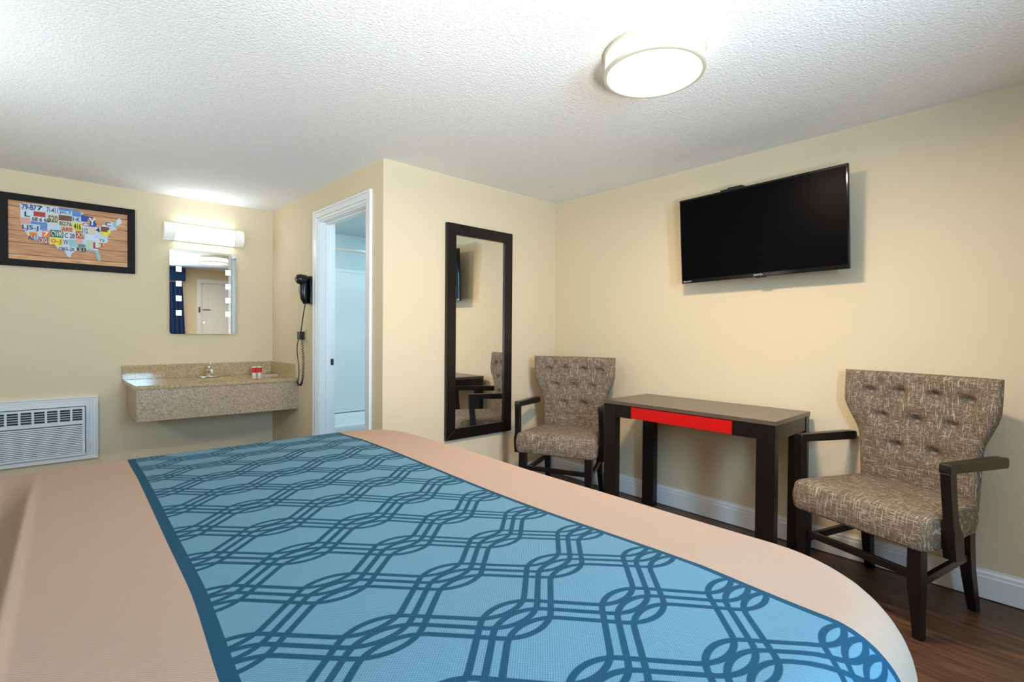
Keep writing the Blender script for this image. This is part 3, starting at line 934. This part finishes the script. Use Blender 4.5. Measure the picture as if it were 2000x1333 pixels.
    # lon0, lon1, lat0, lat1, colour, text, ink
    PL = [(-125,-115,45.6,49,'p','79-B7','N'),(-125,-117,42.4,45.6,'w','L','N'),(-117,-111,45.8,49,'w','7','K'),(-111,-104,45.4,49,'w','71-411','N'),(-104,-96.5,47.6,49,'b','',''),(-104,-96.5,45.6,47.7,'p','JYL 7','K'),
          (-117.4,-111,43.2,45.8,'r','',''),(-119,-108,40.9,43.6,'w','68 6 60','K'),(-125,-119,39.2,42.4,'s','',''),(-119,-110,39.8,41.2,'b','',''),(-125,-114,36.2,39.6,'p','LJ5-J','N'),(-125,-115,34.2,36.3,'c','',''),(-125,-113.5,31.5,34.9,'w','A513','N'),
          (-119.5,-115.5,34.3,36.2,'o','',''),(-114,-110,37.5,39.9,'b','',''),(-113,-108.5,34.4,37.5,'o','7','W'),(-114,-109,31.2,34.4,'m','XG1','W'),(-110,-104,41.0,45.4,'c','S20','G'),(-104,-96.5,43.0,45.6,'n','',''),(-104,-96,40.3,43.0,'c','B276','G'),
          (-108.6,-101.3,34.8,38.3,'g','CY690','W'),(-108.8,-101.8,31.0,34.7,'y','0-J','O'),(-103,-96,37.8,40.3,'s','AR9','R'),(-96.5,-91.5,45.6,49,'b','',''),(-96.5,-91.5,43.0,45.6,'p','1-K','N'),(-91.5,-86.8,43.6,47,'B','',''),(-91.5,-87.2,41.2,43.6,'w','C','R'),(-96,-91,39.0,43.0,'y','416','K'),
          (-101.3,-94.5,34.6,37.8,'w','C 28','K'),(-94.6,-89.5,35.4,39.0,'r','XII','c'),(-87.6,-82,41.6,46.6,'B','Y','W'),(-91,-87.2,37.6,41.2,'w','112','N'),(-87.2,-83.5,38,41.6,'c','','O'),(-83.5,-80,38.8,42,'w','4','K'),(-101.8,-98.5,31.2,34.6,'w','VV','N'),
          (-98.5,-94,31.2,34.6,'t','','G'),(-104.6,-94,28.6,31.2,'w','1965-2K','N'),(-102,-95,25.5,28.4,'p','',''),(-94.6,-90.5,32.4,35.4,'s','',''),(-94,-88.6,28.5,31.2,'k','51','c'),(-94,-88.4,31.0,33.0,'t','05','K'),(-88.6,-85,30,35,'l','',''),(-85,-80,30.6,35,'w','L','R'),
          (-89.5,-82,35,37.7,'w','',''),(-83.5,-75,36.4,38.0,'p','',''),(-83,-75,34.6,36.4,'w','72','N'),(-82,-77,32.0,34.6,'c','T','R'),(-88,-84.6,29,30.9,'t','',''),(-84.6,-79.5,24.5,30.6,'t','',''),(-80,-74.8,39.8,42.4,'n','','c'),(-80,-71.5,42.4,45.5,'w','C','N'),
          (-80,-76,37.9,39.9,'y','',''),(-76,-73,38,41,'y','',''),(-73,-69.5,42.6,46,'t','',''),(-70.5,-66.5,43.4,48,'w','','')]
    ml = []; key = {}
    for k in cols:
        key[k] = len(ml); ml.append(mat('plate_'+k, cols[k], 0.55))
    for k in tc:
        key['ink'+k] = len(ml); ml.append(mat('plate_ink_'+k, tc[k], 0.55))
    key['inkc'] = key['c']
    mb = MB()
    mb.cur = key['p']
    base = [T(a, b) for a, b in US]
    mb.slab(base, 'y', -0.0152, -0.0141)
    texts = []
    for (a, b, c2, d2, ck, tx, ik) in PL:
        (px0, pz0), (px1, pz1) = T(a+0.12, c2+0.08), T(b-0.12, d2-0.08)
        po = clip(list(base), px0, px1, pz0, pz1)
        # drop repeated points
        cl = []
        for p in po:
            if not cl or math.hypot(p[0]-cl[-1][0], p[1]-cl[-1][1]) > 1e-5: cl.append(p)
        if len(cl) > 2:
            mb.cur = key[ck]
            lift = 0.00004*len(texts)+0.00002*PL.index((a, b, c2, d2, ck, tx, ik))
            mb.slab(cl, 'y', -0.0158-lift, -0.01525)
        if tx:
            if len(cl) > 2:
                px0, px1 = min(p[0] for p in cl), max(p[0] for p in cl)
                pz0, pz1 = min(p[1] for p in cl), max(p[1] for p in cl)
            texts.append((tx, px0, px1, pz0, pz1, 'ink'+ik))
    mp = mb.build('number_plate_map', ml, pr, fixn=False)
    lab(mp, 'country map pieced from coloured number plates')
    for tx, px0, px1, pz0, pz1, ik in texts:
        px0 = max(px0, -0.262)
        cu = bpy.data.curves.new('t', 'FONT'); cu.body = tx; cu.size = 1; cu.extrude = 0; cu.resolution_u = 3; cu.offset = 0.018
        tmp = bpy.data.objects.new('t', cu); C.objects.link(tmp)
        me = bpy.data.meshes.new_from_object(tmp.evaluated_get(bpy.context.evaluated_depsgraph_get()))
        bpy.data.objects.remove(tmp)
        xs = [v.co.x for v in me.vertices]; zs = [v.co.y for v in me.vertices]
        if not xs: continue
        sc = (px1-px0)*0.86/(max(xs)-min(xs)); sz = (pz1-pz0)*0.74/(max(zs)-min(zs))
        sc = min(sc, sz*1.3); 
        cx, cz = (px0+px1)/2, (pz0+pz1)/2
        mx_, mz_ = (max(xs)+min(xs))/2, (max(zs)+min(zs))/2
        for v in me.vertices:
            v.co = Vector((cx+(v.co.x-mx_)*sc, -0.0192, cz+(v.co.y-mz_)*sz))
        me.materials.clear(); me.materials.append(ml[key[ik]])
        o = bpy.data.objects.new('plate_lettering', me); C.objects.link(o); o.parent = pr
framed_map()

# ------------------------------------------------------------------ lamps
def ceiling_lamp():
    t = thing('ceiling_light', 'round white flush ceiling lamp, lit, over the foot of the bed', 'lamp', (1.702, 1.075, H))
    MB().lathe([(0.165,-0.012),(0.165,0.0)], n=64).build('canopy', M_trim, t, smooth=False)
    MB().lathe([(0.186,-0.083),(0.186,-0.016)], n=64).build('drum', M_lampside, t, auto=40)
    MB().lathe([(0.060,-0.097),(0.120,-0.0945),(0.160,-0.090),(0.178,-0.085),(0.178,-0.080)], n=64, close_top=True).build('diffuser', M_lampwhite, t, smooth=True)
    for z0, z1 in ((-0.020,-0.008),(-0.092,-0.080)):
        mb = MB(); n_ = 72
        mb.lathe([(0.188,z0),(0.193,z0+0.002),(0.193,z1-0.002),(0.188,z1),(0.179,z1),(0.179,z0),(0.188,z0)], n=n_, close_top=False, close_bot=False)
        mb.build('ring', M_lampring, t, auto=40)
    for k in range(3):
        a = math.radians(-62+120*k)
        mb = MB(); r = 0.1865
        p = [(r*math.cos(a+d), r*math.sin(a+d)) for d in (-0.006, 0.006)]
        q2 = [((r+0.003)*math.cos(a+d), (r+0.003)*math.sin(a+d)) for d in (0.006, -0.006)]
        mb.prism(p+q2, -0.082, -0.018)
        mb.build('rib', M_nickel, t)
ceiling_lamp()
cl = bpy.data.lights.new('ceiling_light_source', 'AREA')
cl.shape = 'DISK'; cl.size = 0.22; cl.energy = CEIL_W; cl.color = (1.0, 0.79, 0.59); cl.spread = PI
clo = bpy.data.objects.new('ceiling_light_source', cl); C.objects.link(clo)
clo.location = (1.702, 1.075, H-0.099)

def vanity_lamp():
    t = thing('vanity_light', 'lit white bar lamp with capped ends on the wall above the small mirror', 'lamp', (0.862, YV, 2.0))
    def half(x0, x1, ry, rz, mt, name, n_=20):
        mb = MB(); sec = [( -0.018-ry*math.sin(PI*k/n_), rz*math.cos(PI*k/n_)) for k in range(n_+1)]
        sec = [(-0.0, rz)]+sec+[(-0.0, -rz)]
        mb.slab(sec, 'x', x0, x1)
        return mb.build(name, mt, t, auto=30)
    half(-0.218, 0.218, 0.062, 0.066, M_tube, 'diffuser')
    for s in (-1, 1):
        a, b = sorted((s*0.220, s*0.287))
        half(a, b, 0.066, 0.070, M_tubecap, 'end_cap')
        a, b = sorted((s*0.2165, s*0.2205))
        half(a, b, 0.068, 0.0715, M_nickel, 'band')
    MB().box(-0.29, 0.29, -0.012, 0.0, -0.073, 0.073).build('back_plate', M_nickel, t)
vanity_lamp()

def bath_lamp():
    t = thing('bathroom_light', 'cool white ceiling lamp inside the bathroom beyond the doorway', 'lamp', (2.35, 3.75, 2.17))
    MB().lathe([(0.15,-0.05),(0.16,0.0)], n=40).build('diffuser', M_bath_lamp, t)
    MB().lathe([(0.162,-0.012),(0.166,0.0)], n=40, close_bot=False, close_top=False).build('ring', M_nickel, t)
bath_lamp()

# ------------------------------------------------------------------ vanity mirror
def vanity_mirror():
    x0, x1, z0, z1 = 0.612, 1.095, 1.160, 1.857
    t = thing('lighted_mirror', 'small frameless mirror with lit squares down both sides, above the sink counter', 'mirror', ((x0+x1)/2, YV-0.026, (z0+z1)/2))
    t.rotation_euler = (math.radians(0.15), 0, math.radians(0.42))
    w, h, r = (x1-x0)/2, (z1-z0)/2, 0.022
    po = []
    for cx, cz, a0 in ((w-r,h-r,0),(-w+r,h-r,90),(-w+r,-h+r,180),(w-r,-h+r,270)):
        for k in range(7):
            a = math.radians(a0+15*k); po.append((cx+r*math.cos(a), cz+r*math.sin(a)))
    MB().slab(po, 'y', -0.005, -0.002).build('mirror_pane', M_mirror, t)
    MB().slab(po, 'y', -0.002, 0.004).build('glass_edge', M_edge, t)
    MB().box(-w+0.04, w-0.04, 0.004, 0.024, -h+0.04, h-0.04).build('back_box', M_nickel, t)
    cx = (x0+x1)/2; cz = (z0+z1)/2
    for X in (0.675-cx, 1.033-cx):
        for Z in (1.6925, 1.573, 1.453, 1.334):
            MB().box(X-0.0185, X+0.0185, -0.0058, -0.005, Z-cz-0.020, Z-cz+0.020).build('light_square', M_led, t)
    MB().lathe([(0.006,-0.0056),(0.006,-0.005)], (0.852-cx, 0, 1.2575-cz), 12, 'y').build('touch_sensor', M_blueled, t)
vanity_mirror()

# ------------------------------------------------------------------ sink counter
def counter():
    t = thing('vanity_counter', 'speckled pink-tan granite sink counter hung in the corner of the back wall', 'counter', (0.87, YV, 0))
    def lx(x): return x-0.87
    def ly(y): return y-YV
    xl0, xl1 = lx(0.342), lx(0.315)             # left end, front and back
    def xr(y):                                   # partition face at a given local y
        return lx(XP+(XP2-XP)*((y+YV)-YM)/(YV-YM))-0.001
    yf, yb = ly(4.235), -0.001
    # top with an oval hole
    cx, cy, ra, rb = lx(0.865), ly(4.50), 0.195, 0.145
    n_ = 48
    hole = [(cx+ra*math.cos(2*PI*k/n_), cy+rb*math.sin(2*PI*k/n_)) for k in range(n_)]
    quad = [(xr(yf), yf), (xr(yb), yb), (xl1, yb), (xl0, yf)]
    outer = []
    for k in range(n_):
        a = 2*PI*k/n_; d = Vector((math.cos(a), math.sin(a))); best = None
        for i in range(4):
            p, q2 = Vector(quad[i]), Vector(quad[(i+1)%4]); e = q2-p; c0 = Vector((cx, cy))
            den = d.x*e.y-d.y*e.x
            if abs(den) < 1e-9: continue
            tt = ((p.x-c0.x)*e.y-(p.y-c0.y)*e.x)/den; uu = ((p.x-c0.x)*d.y-(p.y-c0.y)*d.x)/den
            if tt > 0 and -1e-6 <= uu <= 1+1e-6 and (best is None or tt < best): best = tt
        outer.append((cx+d.x*best, cy+d.y*best))
    for c0 in quad:                              # snap the nearest ray to each corner
        k = min(range(n_), key=lambda k: (outer[k][0]-c0[0])**2+(outer[k][1]-c0[1])**2)
        outer[k] = c0
    zt, zb = 0.803, 0.778
    mb = MB(); V = []
    for ring, z in ((hole, zt), (outer, zt), (outer, zb), (hole, zb)): V += [(x, y, z) for x, y in ring]
    fs = []
    for j in range(4):
        j2 = (j+1) % 4
        for k in range(n_): fs.append((j*n_+k, j*n_+(k+1)%n_, j2*n_+(k+1)%n_, j2*n_+k))
    mb.add(V, fs); mb.build('countertop', M_granite_top, t)
    # basin
    mb = MB(); prof = [(1.02,0.777),(0.97,0.765),(0.90,0.73),(0.72,0.69),(0.42,0.672),(0.1,0.668)]
    for s, z in prof: mb.v.extend([(cx+ra*s*math.cos(2*PI*k/n_), cy+rb*s*math.sin(2*PI*k/n_), z) for k in range(n_)])
    for j in range(len(prof)-1):
        for k in range(n_): mb.face([j*n_+k, (j+1)*n_+k, (j+1)*n_+(k+1)%n_, j*n_+(k+1)%n_])
    mb.face([(len(prof)-1)*n_+k for k in range(n_)])
    bs = mb.build('basin', M_ceramic, t, smooth=True, fixn=False)
    MB().lathe([(0.02,0.6685),(0.02,0.671)], (cx, cy, 0), 20).build('drain', M_chrome, bs)
    # apron front and left side
    yfa = yf+0.012
    MB().hexa([(xl0+0.006,yfa,0.552),(xr(yfa),yfa,0.545),(xr(yfa),yfa+0.02,0.545),(xl0+0.006,yfa+0.02,0.552),
               (xl0+0.006,yfa,zb),(xr(yfa),yfa,zb),(xr(yfa),yfa+0.02,zb),(xl0+0.006,yfa+0.02,zb)]).build('apron', M_granite, t)
    MB().hexa([(xl0+0.007,yfa+0.021,0.552),(xl0+0.027,yfa+0.021,0.552),(xl1+0.040,-0.002,0.575),(xl1+0.02,-0.002,0.575),
               (xl0+0.007,yfa+0.021,zb),(xl0+0.027,yfa+0.021,zb),(xl1+0.040,-0.002,zb),(xl1+0.02,-0.002,zb)]).build('side_panel', M_granite, t)
    # splashes
    MB().box(xl1-0.008, xr(-0.02), -0.022, -0.001, zt, 0.914).build('backsplash', M_granite_top, t, bevel=0.002)
    y0, y1 = yf+0.09, -0.023
    MB().hexa([(xr(y0)-0.02,y0,zt),(xr(y0),y0,zt),(xr(y1),y1,zt),(xr(y1)-0.02,y1,zt),(xr(y0)-0.02,y0,0.914),(xr(y0),y0,0.914),(xr(y1),y1,0.914),(xr(y1)-0.02,y1,0.914)]).build('side_splash', M_granite_top, t)
    # faucet
    f = thing('faucet', 'chrome single lever faucet behind the sink basin', 'faucet', (0.865, 4.70, zt))
    po = []
    for s, a0 in ((1, -90), (-1, 90)):
        for k in range(9):
            a = math.radians(a0+180*k/8); po.append((s*0.055+0.026*math.cos(a), 0.026*math.sin(a)))
    MB().prism(po, 0, 0.012).build('base_plate', M_chrome, f, bevel=0.004)
    mb = MB(); mb.lathe([(0.024,0.010),(0.023,0.04),(0.021,0.065),(0.017,0.072)], n=24); mb.build('body', M_chrome, f, smooth=True)
    mb = MB(); mb.tube([(0,-0.005,0.045),(0,-0.04,0.062),(0,-0.085,0.066),(0,-0.115,0.056),(0,-0.125,0.040)], [0.017,0.015,0.013,0.012,0.011], 14)
    mb.build('spout', M_chrome, f, smooth=True)
    mb = MB(); mb.tube([(0,0.0,0.072),(0,-0.004,0.088),(0,-0.012,0.098)], [0.016,0.017,0.010], 14); mb.tube([(0,-0.002,0.092),(0,-0.035,0.108),(0,-0.062,0.118)], [0.008,0.008,0.009], 12)
    mb.build('lever', M_chrome, f, smooth=True)
counter()

# wrapped cups and a soap packet on the counter
M_cupw = mat('clear_wrap_cup', srgb(226, 224, 216), 0.3)
M_cupr = mat('red_print', srgb(214, 34, 34), 0.35)
def cups():
    first = None
    for k, (x, y, lb) in enumerate(((1.196, 4.66, 'white wrapped cup with a red label, nearer the faucet'), (1.236, 4.652, 'white wrapped cup with a red label, nearer the soap packet'))):
        if first is None:
            t = thing('wrapped_cup', lb, 'cup', (x, y, 0.803), 0, 'wrapped cups on the sink counter')
            MB().lathe([(0.0165,0.0),(0.018,0.04),(0.0195,0.077),(0.018,0.079)], n=28).build('cup_body', M_cupw, t, auto=40)
            mb = MB()
            for z0, z1 in ((0.026, 0.070),):
                n_ = 14
                for a0, a1 in ((-150, -100), (-80, -30)):
                    pass
                pts = []
                for z in (z0, z1):
                    r = 0.0165+0.003*z/0.077+0.0007
                    pts.append([(r*math.cos(math.radians(-165+150*i/n_)), r*math.sin(math.radians(-165+150*i/n_)), z) for i in range(n_+1)])
                mb.add(pts[0]+pts[1], [(i, i+1, i+1+n_+1, i+n_+1) for i in range(n_)])
            lab(mb.build('cup_label', M_cupr, t, smooth=True), 'red printed label')
            first = t
        else:
            t = copy_tree(first); t.location = (x, y, 0.803); t['label'] = lb
cups()
def packet():
    t = thing('soap_packet', 'flat red and white soap packet lying beside the wrapped cups', 'soap packet', (1.312, 4.62, 0.8035), math.radians(12))
    MB().box(-0.055, 0.055, -0.03, 0.03, 0, 0.006).build('wrapper', M_cupw, t, bevel=0.002)
    lab(MB().box(-0.052, 0.052, -0.024, -0.004, 0.006, 0.0068).build('wrapper_band', mat('coral_print', srgb(226, 108, 92), 0.5), t), 'coral printed band')
    lab(MB().box(-0.01, 0.052, -0.004, 0.024, 0.006, 0.0068).build('wrapper_band', mat('pink_print', srgb(232, 160, 146), 0.5), t), 'pink printed band')
packet()

# ------------------------------------------------------------------ air conditioner in the back wall
def aircon():
    t = thing('air_conditioner', 'white wall air conditioner with louvred grille, in a white casing low on the back wall', 'air conditioner', (-0.26, YV, 0.23))
    def lx(x): return x+0.26
    def lz(z): return z-0.23
    x1, x0 = lx(0.165), lx(-0.685); z0, z1 = lz(0.225), lz(0.694)
    mb = MB()
    for w0, w1, dd in ((0.0,0.012,0.030),(0.012,0.030,0.022),(0.030,0.046,0.016)):
        mb.box(x0+w0, x1-w0, -dd, 0, z1-w1, z1-w0); mb.box(x0+w0, x1-w0, -dd, 0, z0+w0, z0+w1)
        mb.box(x0+w0, x0+w1, -dd, 0, z0+w1, z1-w1); mb.box(x1-w1, x1-w0, -dd, 0, z0+w1, z1-w1)
    mb.build('casing', M_trim, t, bevel=0.002)
    ix0, ix1, iz0, iz1 = x0+0.046, x1-0.046, z0+0.046, z1-0.046
    qx0, qx1, qz0, qz1 = lx(-0.615), lx(0.095), lz(0.257), lz(0.623)
    mb = MB()
    mb.box(ix0, ix1, -0.018, -0.001, qz1, iz1); mb.box(ix0, ix1, -0.018, -0.001, min(iz0, qz0-0.004), qz0)
    mb.box(ix0, qx0, -0.018, -0.001, qz0, qz1); mb.box(qx1, ix1, -0.018, -0.001, qz0, qz1)
    mb.build('sleeve', M_whitepl, t)
    MB().box(qx0, qx1, -0.004, -0.001, qz0, qz1).build('cavity', mat('black_void', srgb(40,44,48), 0.9), t)
    # front panel as a frame with openings for vents
    px0, px1, pz0, pz1 = lx(-0.61), lx(0.090), lz(0.262), lz(0.618)
    vz0, vz1 = lz(0.520), lz(0.604); vx0, vx1 = px0+0.012, px1-0.015
    mb = MB()
    mb.box(px0, px1, -0.045, -0.010, vz1, pz1); mb.box(px0, vx0, -0.045, -0.010, vz0, vz1); mb.box(vx1, px1, -0.045, -0.010, vz0, vz1)
    gz0, gz1 = pz0+0.020, vz0-0.030
    mb.box(px0, px1, -0.045, -0.010, pz0, gz0-0.004); mb.box(px0, px1, -0.045, -0.010, gz1+0.004, vz0)
    mb.box(px0, vx0, -0.045, -0.010, gz0-0.004, gz1+0.004); mb.box(vx1, px1, -0.045, -0.010, gz0-0.004, gz1+0.004)
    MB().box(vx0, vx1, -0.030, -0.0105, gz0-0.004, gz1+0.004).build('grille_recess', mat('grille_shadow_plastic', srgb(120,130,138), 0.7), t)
    mb.build('front_panel', M_whitepl, t)
    MB().box(vx0, vx1, -0.014, -0.0105, vz0, vz1).build('vent_recess', M_darkgap, t)
    nc = 10; cw = (vx1-vx0)/nc
    for k in range(nc):
        mb = MB(); a = vx0+cw*k
        mb.box(a+0.0005, a+0.013, -0.046, -0.015, vz0, vz1)
        for j in range(1, 5):
            z = vz0+(vz1-vz0)*j/5
            mb.box(a+0.013, a+cw, -0.042, -0.022, z-0.0018, z+0.0018)
        mb.build('vent_louvre', M_whitepl, t)
    # intake grille: long slats
    nS = 16; pt = (gz1-gz0)/nS
    mb = MB()
    for k in range(nS):
        z = gz0+pt*k
        e = 0.0
        mb.hexa([(vx0,-0.046,z),(vx1-e,-0.046,z),(vx1-e,-0.0305,z),(vx0,-0.0305,z),
                 (vx0,-0.042,z+pt*0.55),(vx1-e,-0.042,z+pt*0.55),(vx1-e,-0.0305,z+pt*0.55),(vx0,-0.0305,z+pt*0.55)])
    mb.build('intake_grille', M_whitepl, t)
aircon()

# ------------------------------------------------------------------ hair dryer, outlet
def dryer():
    a = 1.105
    o = Q(a, 0, 1.50)
    t = thing('hair_dryer', 'black wall-mounted hair dryer in its holder beside the bathroom doorway', 'hair dryer', o)
    t.rotation_euler = (0, 0, WROT)
    # local: -X out of the wall, Y along it
    mb = MB()
    mb.slab([(-0.045,-0.095),(0.045,-0.095),(0.050,0.02),(0.042,0.10),(0.018,0.128),(-0.018,0.128),(-0.042,0.10),(-0.050,0.02)], 'x', -0.028, 0.0)
    mb.build('wall_holder', M_black, t, bevel=0.008, seg=3)
    mb = MB(); mb.tube([(-0.045,0,-0.09),(-0.058,0,-0.05),(-0.062,0,0.0),(-0.060,0,0.05),(-0.055,0,0.09)], [0.020,0.029,0.033,0.033,0.028], 18)
    mb.build('handle', M_black, t, smooth=True)
    mb = MB(); mb.tube([(-0.020,0,0.092),(-0.055,0,0.098),(-0.090,-0.002,0.098),(-0.112,-0.004,0.094),(-0.122,-0.005,0.092)], [0.030,0.037,0.040,0.036,0.020], 20)
    mb.build('barrel', M_black, t, smooth=True)
    MB().box(-0.098, -0.090, -0.012, 0.012, -0.01, 0.04).build('switch', mat('grey_plastic', srgb(120,116,110), 0.4), t, bevel=0.003)
    # cord: straight to the plug block, then a coiled loop
    pth = [(-0.048,0,-0.09),(-0.048,0.020,-0.12),(-0.042,0.060,-0.18),(-0.036,0.100,-0.25),(-0.032,0.135,-0.315)]
    # z below is relative to holder centre (1.50)
    mb = MB(); mb.tube(pth, 0.0042, 8)
    def bez(p0, p1, p2, p3, k):
        u = 1-k
        return Vector(p0)*u**3+Vector(p1)*3*u*u*k+Vector(p2)*3*u*k*k+Vector(p3)*k**3
    # smooth strand down
    st = [bez((-0.034,0.155,-0.36),(-0.034,0.30,-0.47),(-0.030,0.10,-0.60),(-0.034,0.20,-0.725), k/40) for k in range(41)]
    mb.tube(st, 0.0036, 8)
    # coiled strand up to the plug
    cp = []
    T_ = 34; Nn = T_*12
    for k in range(Nn+1):
        u = k/Nn
        c0 = bez((-0.034,0.20,-0.725),(-0.034,0.10,-0.83),(-0.034,0.03,-0.60),(-0.030,0.125,-0.36), u)
        aa = 2*PI*T_*u
        cp.append(c0+Vector((math.cos(aa)*0.0075, math.sin(aa)*0.0075, 0.0)))
    mb.tube(cp, 0.0027, 6)
    mb.build('cord', M_black, t, smooth=True)
    MB().box(-0.050, -0.009, 0.118, 0.170, -0.378, -0.312).build('plug', M_black, t, bevel=0.004)
    oo = Q(1.205, 0, 1.163)
    u = thing('power_outlet', 'ivory power outlet under the hair dryer', 'outlet', oo)
    u.rotation_euler = (0, 0, WROT)
    MB().box(-0.006, 0, -0.062, 0.040, -0.058, 0.058).build('cover_plate', M_ivory, u, bevel=0.002)
    for z in (-0.026, 0.026):
        s = MB().box(-0.008, -0.005, -0.030, 0.008, z-0.015, z+0.015).build('socket', M_ivory, u, bevel=0.001)
        MB().box(-0.0086, -0.0078, -0.021, -0.018, z-0.006, z+0.008).build('slot', M_slot, s)
        MB().box(-0.0086, -0.0078, -0.004, -0.001, z-0.006, z+0.008).build('slot', M_slot, s)
dryer()

# ------------------------------------------------------------------ bathroom tub seen through the doorway
def bathroom():
    t = thing('bathtub', 'white bathtub along the far wall of the bathroom, seen through the doorway', 'bathtub', (2.3, 4.47, 0))
    x0, x1, y0, y1, z = -0.74, 0.76, -0.36, 0.375, 0.375
    def rr(x0, x1, y0, y1, r, n_=8):
        po = []
        for cx, cy, a0 in ((x1-r,y1-r,0),(x0+r,y1-r,90),(x0+r,y0+r,180),(x1-r,y0+r,270)):
            for k in range(n_+1):
                a = math.radians(a0+90*k/n_); po.append((cx+r*math.cos(a), cy+r*math.sin(a)))
        return po
    rings = [(rr(x0,x1,y0,y1,0.02),0.0),(rr(x0,x1,y0,y1,0.02),z-0.02),(rr(x0+0.01,x1-0.01,y0+0.01,y1-0.01,0.02),z),
             (rr(x0+0.08,x1-0.08,y0+0.07,y1-0.07,0.12),z),(rr(x0+0.10,x1-0.10,y0+0.09,y1-0.09,0.12),z-0.03),
             (rr(x0+0.18,x1-0.14,y0+0.13,y1-0.13,0.12),0.12),(rr(x0+0.26,x1-0.22,y0+0.20,y1-0.20,0.08),0.08)]
    mb = MB(); k_ = len(rings[0][0])
    for po, zz in rings: mb.v.extend([(x, y, zz) for x, y in po])
    for j in range(len(rings)-1):
        for i in range(k_): mb.face([j*k_+i, j*k_+(i+1)%k_, (j+1)*k_+(i+1)%k_, (j+1)*k_+i])
    mb.face([(len(rings)-1)*k_+i for i in range(k_)])
    mb.build('tub_shell', M_tub, t, auto=50, fixn=False)
    s = thing('tub_surround', 'white moulded wall panel above the bathtub', 'wall panel', (2.3, YV-0.014, 0.38))
    mb = MB(); mb.box(-0.76, 0.77, -0.022, 0.0, 0.0, 1.44)
    mb.box(-0.76, 0.77, -0.030, -0.022, 1.41, 1.44)
    mb.build('panel', M_tub, s, bevel=0.004)
    MB().box(-0.76, 0.77, -0.06, -0.022, 0.0, 0.02).build('ledge', M_tub, s, bevel=0.006)
    r = thing('shower_rod', 'white shower curtain rod across the front of the bathtub', 'shower rod', (2.3, 4.15, 1.90))
    MB().tube([(-0.70,0,0),(0.77,0,0)], 0.013, 14).build('rod', M_trim, r, smooth=True)
bathroom()

# ------------------------------------------------------------------ window dressing (seen in the small mirror)
def curtains():
    def panel(name, label, x0, x1, x0b, x1b, y):
        mb = MB(); n_ = 90
        def fn(u, v):
            z = 0.04+v*(2.02-0.04)
            a = x0b+(x0-x0b)*v; b = x1b+(x1-x1b)*v
            return (a+(b-a)*u, y+0.022*math.sin(u*2*PI*7), z)
        mb.grid(fn, n_, 12)
        o = mb.build(name, M_curtain, None, smooth=True)
        md = o.modifiers.new('s', 'SOLIDIFY'); md.thickness = 0.003
        tag(o, label, 'curtain', 'navy curtains on the front window')
    panel('curtain', 'navy curtain panel gathered beside the entry door', 1.18, 1.60, 1.20, 1.69, YF+0.07)
    panel('curtain', 'navy curtain panel gathered at the bed end of the window', -0.62, 0.42, -0.62, 0.40, YF+0.07)
    v = thing('valance', 'boxed navy valance over the front window', 'valance', (0.55, YF, 2.05))
    MB().box(-1.2, 1.09, 0.115, 0.13, 0, 0.22).build('front_board', M_curtain, v)
    MB().box(-1.2, 1.09, 0.0, 0.115, 0.205, 0.22).build('top_board', M_curtain, v)
    MB().box(1.075, 1.09, 0.0, 0.115, 0.0, 0.205).build('end_board', M_curtain, v)
    MB().box(-1.2, -1.185, 0.0, 0.115, 0.0, 0.205).build('end_board', M_curtain, v)
curtains()
